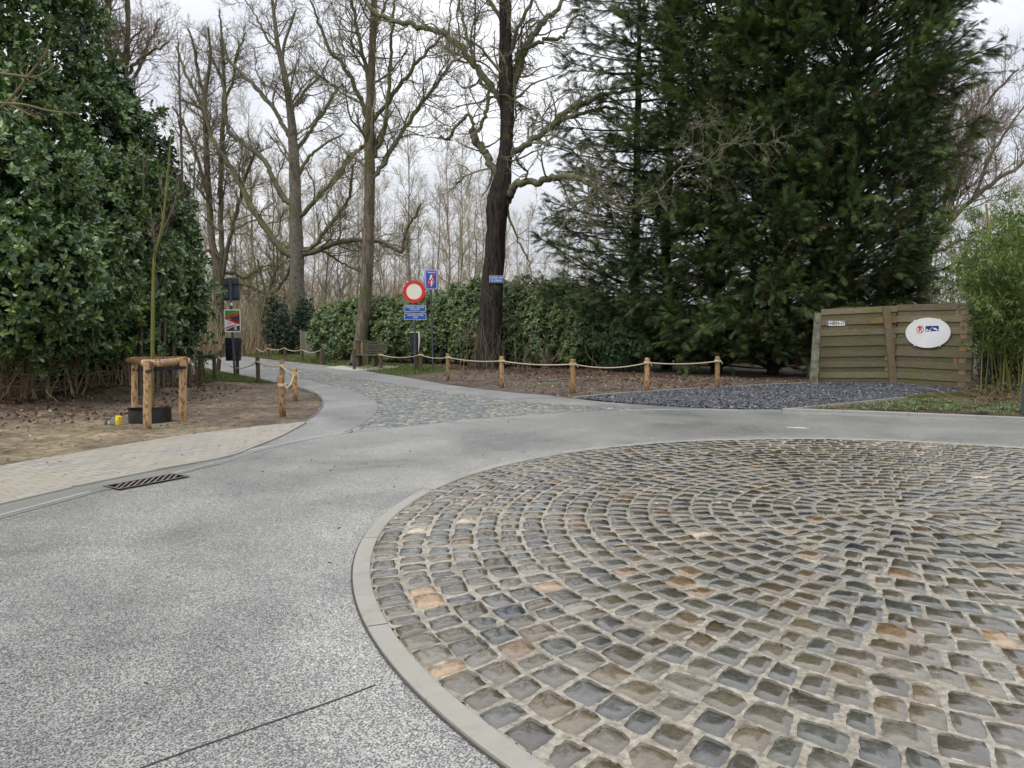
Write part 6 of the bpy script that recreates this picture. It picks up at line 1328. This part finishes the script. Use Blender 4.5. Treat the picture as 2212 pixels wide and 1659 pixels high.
    # oval sign
    P0, u, L, nn = L2; c2 = onleaf(L2, 2004.5, 719); To = (c2 + nn * .01, u, np.array([0, 0, 1.0]), nn); ts = thing('oval_sign', 'blank white oval sign with no-parking and towing stickers on the right gate leaf', 'sign', c2)
    k_ = c2[1] / FPX; fx = abs(u[0] - c2[0] / c2[1] * u[1]); rx, rz = 48.5 * k_ / fx, 32.3 * k_; b = MB(); b.prism(circ(rx, 56, rz), To, .012); b.build('board', M_WHITE, ts, usecol=False); b = MB(); o_, ux, uy, un = sh(To, dn=-.003); th = np.linspace(0, 2 * np.pi, 57); b.tube(o_ + (rx * np.cos(th))[:, None] * ux + (rz * np.sin(th))[:, None] * uy, .007, 6, cap=False); b.build('edge_trim', M_KERB2, ts, usecol=False)
    for sx, sy in ((-.62, .82), (.50, .89), (-.58, -.86), (.56, -.86)): b = MB(); b.prism(circ(.018, 12, c=(sx * rx, sy * rz)), sh(To, dn=-.004), .008); b.build('fixing_tab', M_WHITE, ts, usecol=False)
    cp_ = (-.335 * rx, .225 * rz); b = MB(); b.prism(circ(.094, 32), sh(To, dx=cp_[0], dy=cp_[1], dn=.012), .0012); b.build('sticker', M_WHITE, ts, usecol=False)
    q_ = sh(To, dx=cp_[0], dy=cp_[1], dn=.0134); b = MB(); ringpoly(b, .096, .078, q_, .0015, 36); ns_ = b.build('no_parking_ring', M_RED, ts, usecol=False); text_mesh('letter', 'P', sh(q_, dn=.0), .165, M_INK, ns_, bold=.004, off=.001)
    b = MB(); a_ = .058; b.prism([(-a_ - .006, a_ - .006), (-a_ + .006, a_ + .006), (a_ + .006, -a_ + .006), (a_ - .006, -a_ - .006)], sh(q_, dn=.0025), .001); b.build('slash', M_RED, ns_, usecol=False)
    q2 = sh(To, dx=.20 * rx, dy=.27 * rz, dn=.012); b = MB(); Wt, Ht = .345, .135; b.prism([(-Wt / 2, -Ht / 2), (Wt / 2, -Ht / 2 + .012), (Wt / 2, Ht / 2 + .008), (-Wt / 2, Ht / 2)], q2, .0015); tw_ = b.build('towing_sticker', M_NAVY, ts, usecol=False)
    b = MB(); q3 = sh(q2, dn=.0017); b.prism([(-.155, -.045), (-.155, -.005), (-.115, -.005), (-.105, -.03), (-.03, -.03), (-.03, -.045)], q3, .001); b.prism(circ(.014, 14, c=(-.135, -.045)), q3, .0012); b.prism(circ(.014, 14, c=(-.055, -.045)), q3, .0012); b.prism([(-.06, -.03), (-.045, -.03), (.012, .04), (.0, .045)], q3, .001); b.prism([(.0, .045), (.012, .04), (.05, .0), (.043, -.004)], q3, .001)
    b.prism([(.03, .005), (.045, .02), (.075, .028), (.10, .012), (.15, -.02), (.15, -.038), (.125, -.035), (.04, -.008)], q3, .001); b.prism(circ(.012, 12, c=(.06, -.012)), q3, .0012); b.prism(circ(.012, 12, c=(.125, -.038)), q3, .0012); b.build('truck_symbol', M_WHITE, tw_, usecol=False)
    # posts at each side
    b0_ = G(1757, 832); t_ = thing('concrete_post', 'pale mossy concrete post at the left side of the wooden gate', 'post', b0_); b = MB(); H = hz(676, b0_[1]); V = []
    for z, sx in ((-.05, .09), (H * .5, .075), (H, .06)):
        for dx, dy in ((-1, -1), (1, -1), (1, 1), (-1, 1)): V.append(b0_ + np.array([dx * sx + (.03 * z), dy * .06, z]))
    b.add(V, np.array([[0, 1, 5, 4], [1, 2, 6, 5], [2, 3, 7, 6], [3, 0, 4, 7], [4, 5, 9, 8], [5, 6, 10, 9], [6, 7, 11, 10], [7, 4, 8, 11], [8, 9, 10, 11]])); b.build('shaft', simple('mossy_concrete', (.16, .16, .115), .85, .5, 7, bump=.01, bs=30), t_, usecol=False)
    for x, yb, yt, lab in ((2122, 843, 672, 'wooden post wrapped in ivy at the right end of the gate'), (2155, 838, 690, 'thin wooden fence post half hidden in the bamboo')):
        post(lab, x, yb, yt, 11 if x < 2140 else 9, False, seed=int(x), name='gate_post')
    # board retaining the drive
    a, c = G(1960, 866), G(2125, 850); t_ = thing('retaining_board', 'mossy board holding the raised edge of the gravel drive above the verge', 'board', (a + c) / 2 * [1, 1, 0]); u = nrm((c - a)[None])[0]; b = MB(); b.box((a + c) / 2 + np.array([0, .0, .03]), (np.linalg.norm(c - a), .04, .15), np.stack([u, [-u[1], u[0], 0], [0, 0, 1]], 1), col=(.8, .9, .4)); b.build('plank', M_GATE, t_)
gate()

# ================================================================== street ironwork
def grate(label, p0, p1, wd, bars):
    a, c = G(*p0), G(*p1); L = np.linalg.norm(c - a); u = (c - a) / L; v = np.array([-u[1], u[0], 0]); v = v if v[1] < 0 or v[0] > 0 else -v; v = np.array([u[1], -u[0], 0])
    T = thing('drain_grate', label, 'drain', (a + c) / 2); R = np.stack([u, -v, [0, 0, 1]], 1); cen = (a + c) / 2 + v * wd / 2; z = .013
    b = MB(); b.box(cen + [0, 0, .012], (L, wd, .003), R); b.build('pit_shade', M_PITSHADE, T, usecol=False)  # black plate close under the bars paints the shade of the deep hollow
    b = MB()
    for s in (-1, 1): b.box(cen + v * s * (wd / 2 - .012) + [0, 0, .0150], (L, .018, .006), R); b.box(cen + u * s * (L / 2 - .012) + [0, 0, .0150], (.020, wd - .04, .0055), R)
    b.build('frame', M_IRON, T, usecol=False); b = MB()
    for k in range(bars):
        s = (k + .5) / bars - .5; hw = wd / 2 - .02; tl = hw * math.tan(rad(45)); e0, e1 = -1.0, 1.0; c0 = s * (L - .05); lim = L / 2 - .02
        e1 = min(1.0, (lim - c0) / tl); e0 = max(-1.0, (-lim - c0) / tl)
        a_ = cen + u * (c0 + e0 * tl) - v * e0 * hw; b_ = cen + u * (c0 + e1 * tl) - v * e1 * hw; dd = (b_ - a_) / np.linalg.norm(b_ - a_)
        b.box((a_ + b_) / 2 + [0, 0, .0155], (.022, np.linalg.norm(b_ - a_), .002), np.stack([[dd[1], -dd[0], 0], dd, [0, 0, 1]], 1))
    b.build('bars', M_IRON, T, usecol=False)
grate('rusty iron drain grate in the gutter at the left pavement', (222, 1053), (374, 1025.5), .27, 10)
grate('dark iron drain grate set in the kerb at the right edge', (2150, 905), (2290, 908), .10, 9)
def lamp():
    c = G(2214, 896); T = thing('street_post', 'dark grey metal post with red bands cut off by the right edge', 'post', c); H = hz(733, c[1]); b = MB(); b.tube([c + [0, 0, -.1], c + [0, 0, H * .97], c + [0, 0, H]], [.06, .06, .045], 16); b.build('shaft', M_POLE, T, smooth=True, usecol=False)
    for f in (.74, .66): b = MB(); b.tube([c + [0, 0, H * f], c + [0, 0, H * f + .02]], .0625, 16); b.build('red_band', M_RED, T, usecol=False)
lamp()
def scraps():
    for i, (x, y, s, m, lab, cat_) in enumerate([(1420, 988, .03, M_WMARK, 'scrap of white paper on the far kerb of the sett island', 'litter'), (1195, 823, .11, M_KERB2, 'pale crumpled rag on the soil right of the charred trunk', 'rag')]):
        c = G(x, y); g = np.random.default_rng(i); t = thing('paper_scrap' if i == 0 else 'crumpled_rag', lab, cat_, c); n_ = 9; xs_, ys_, f_ = grid(-1, 1, -1, 1, .25); b = MB(); z = np.abs(fbm(xs_, ys_, 3, i)) * s * .35 + .02; b.add(np.c_[c[0] + xs_ * s * (1 + .1 * np.sin(ys_ * 4)), c[1] + ys_ * s * .6, z], f_); b.build('sheet', m, t, usecol=False)
scraps()
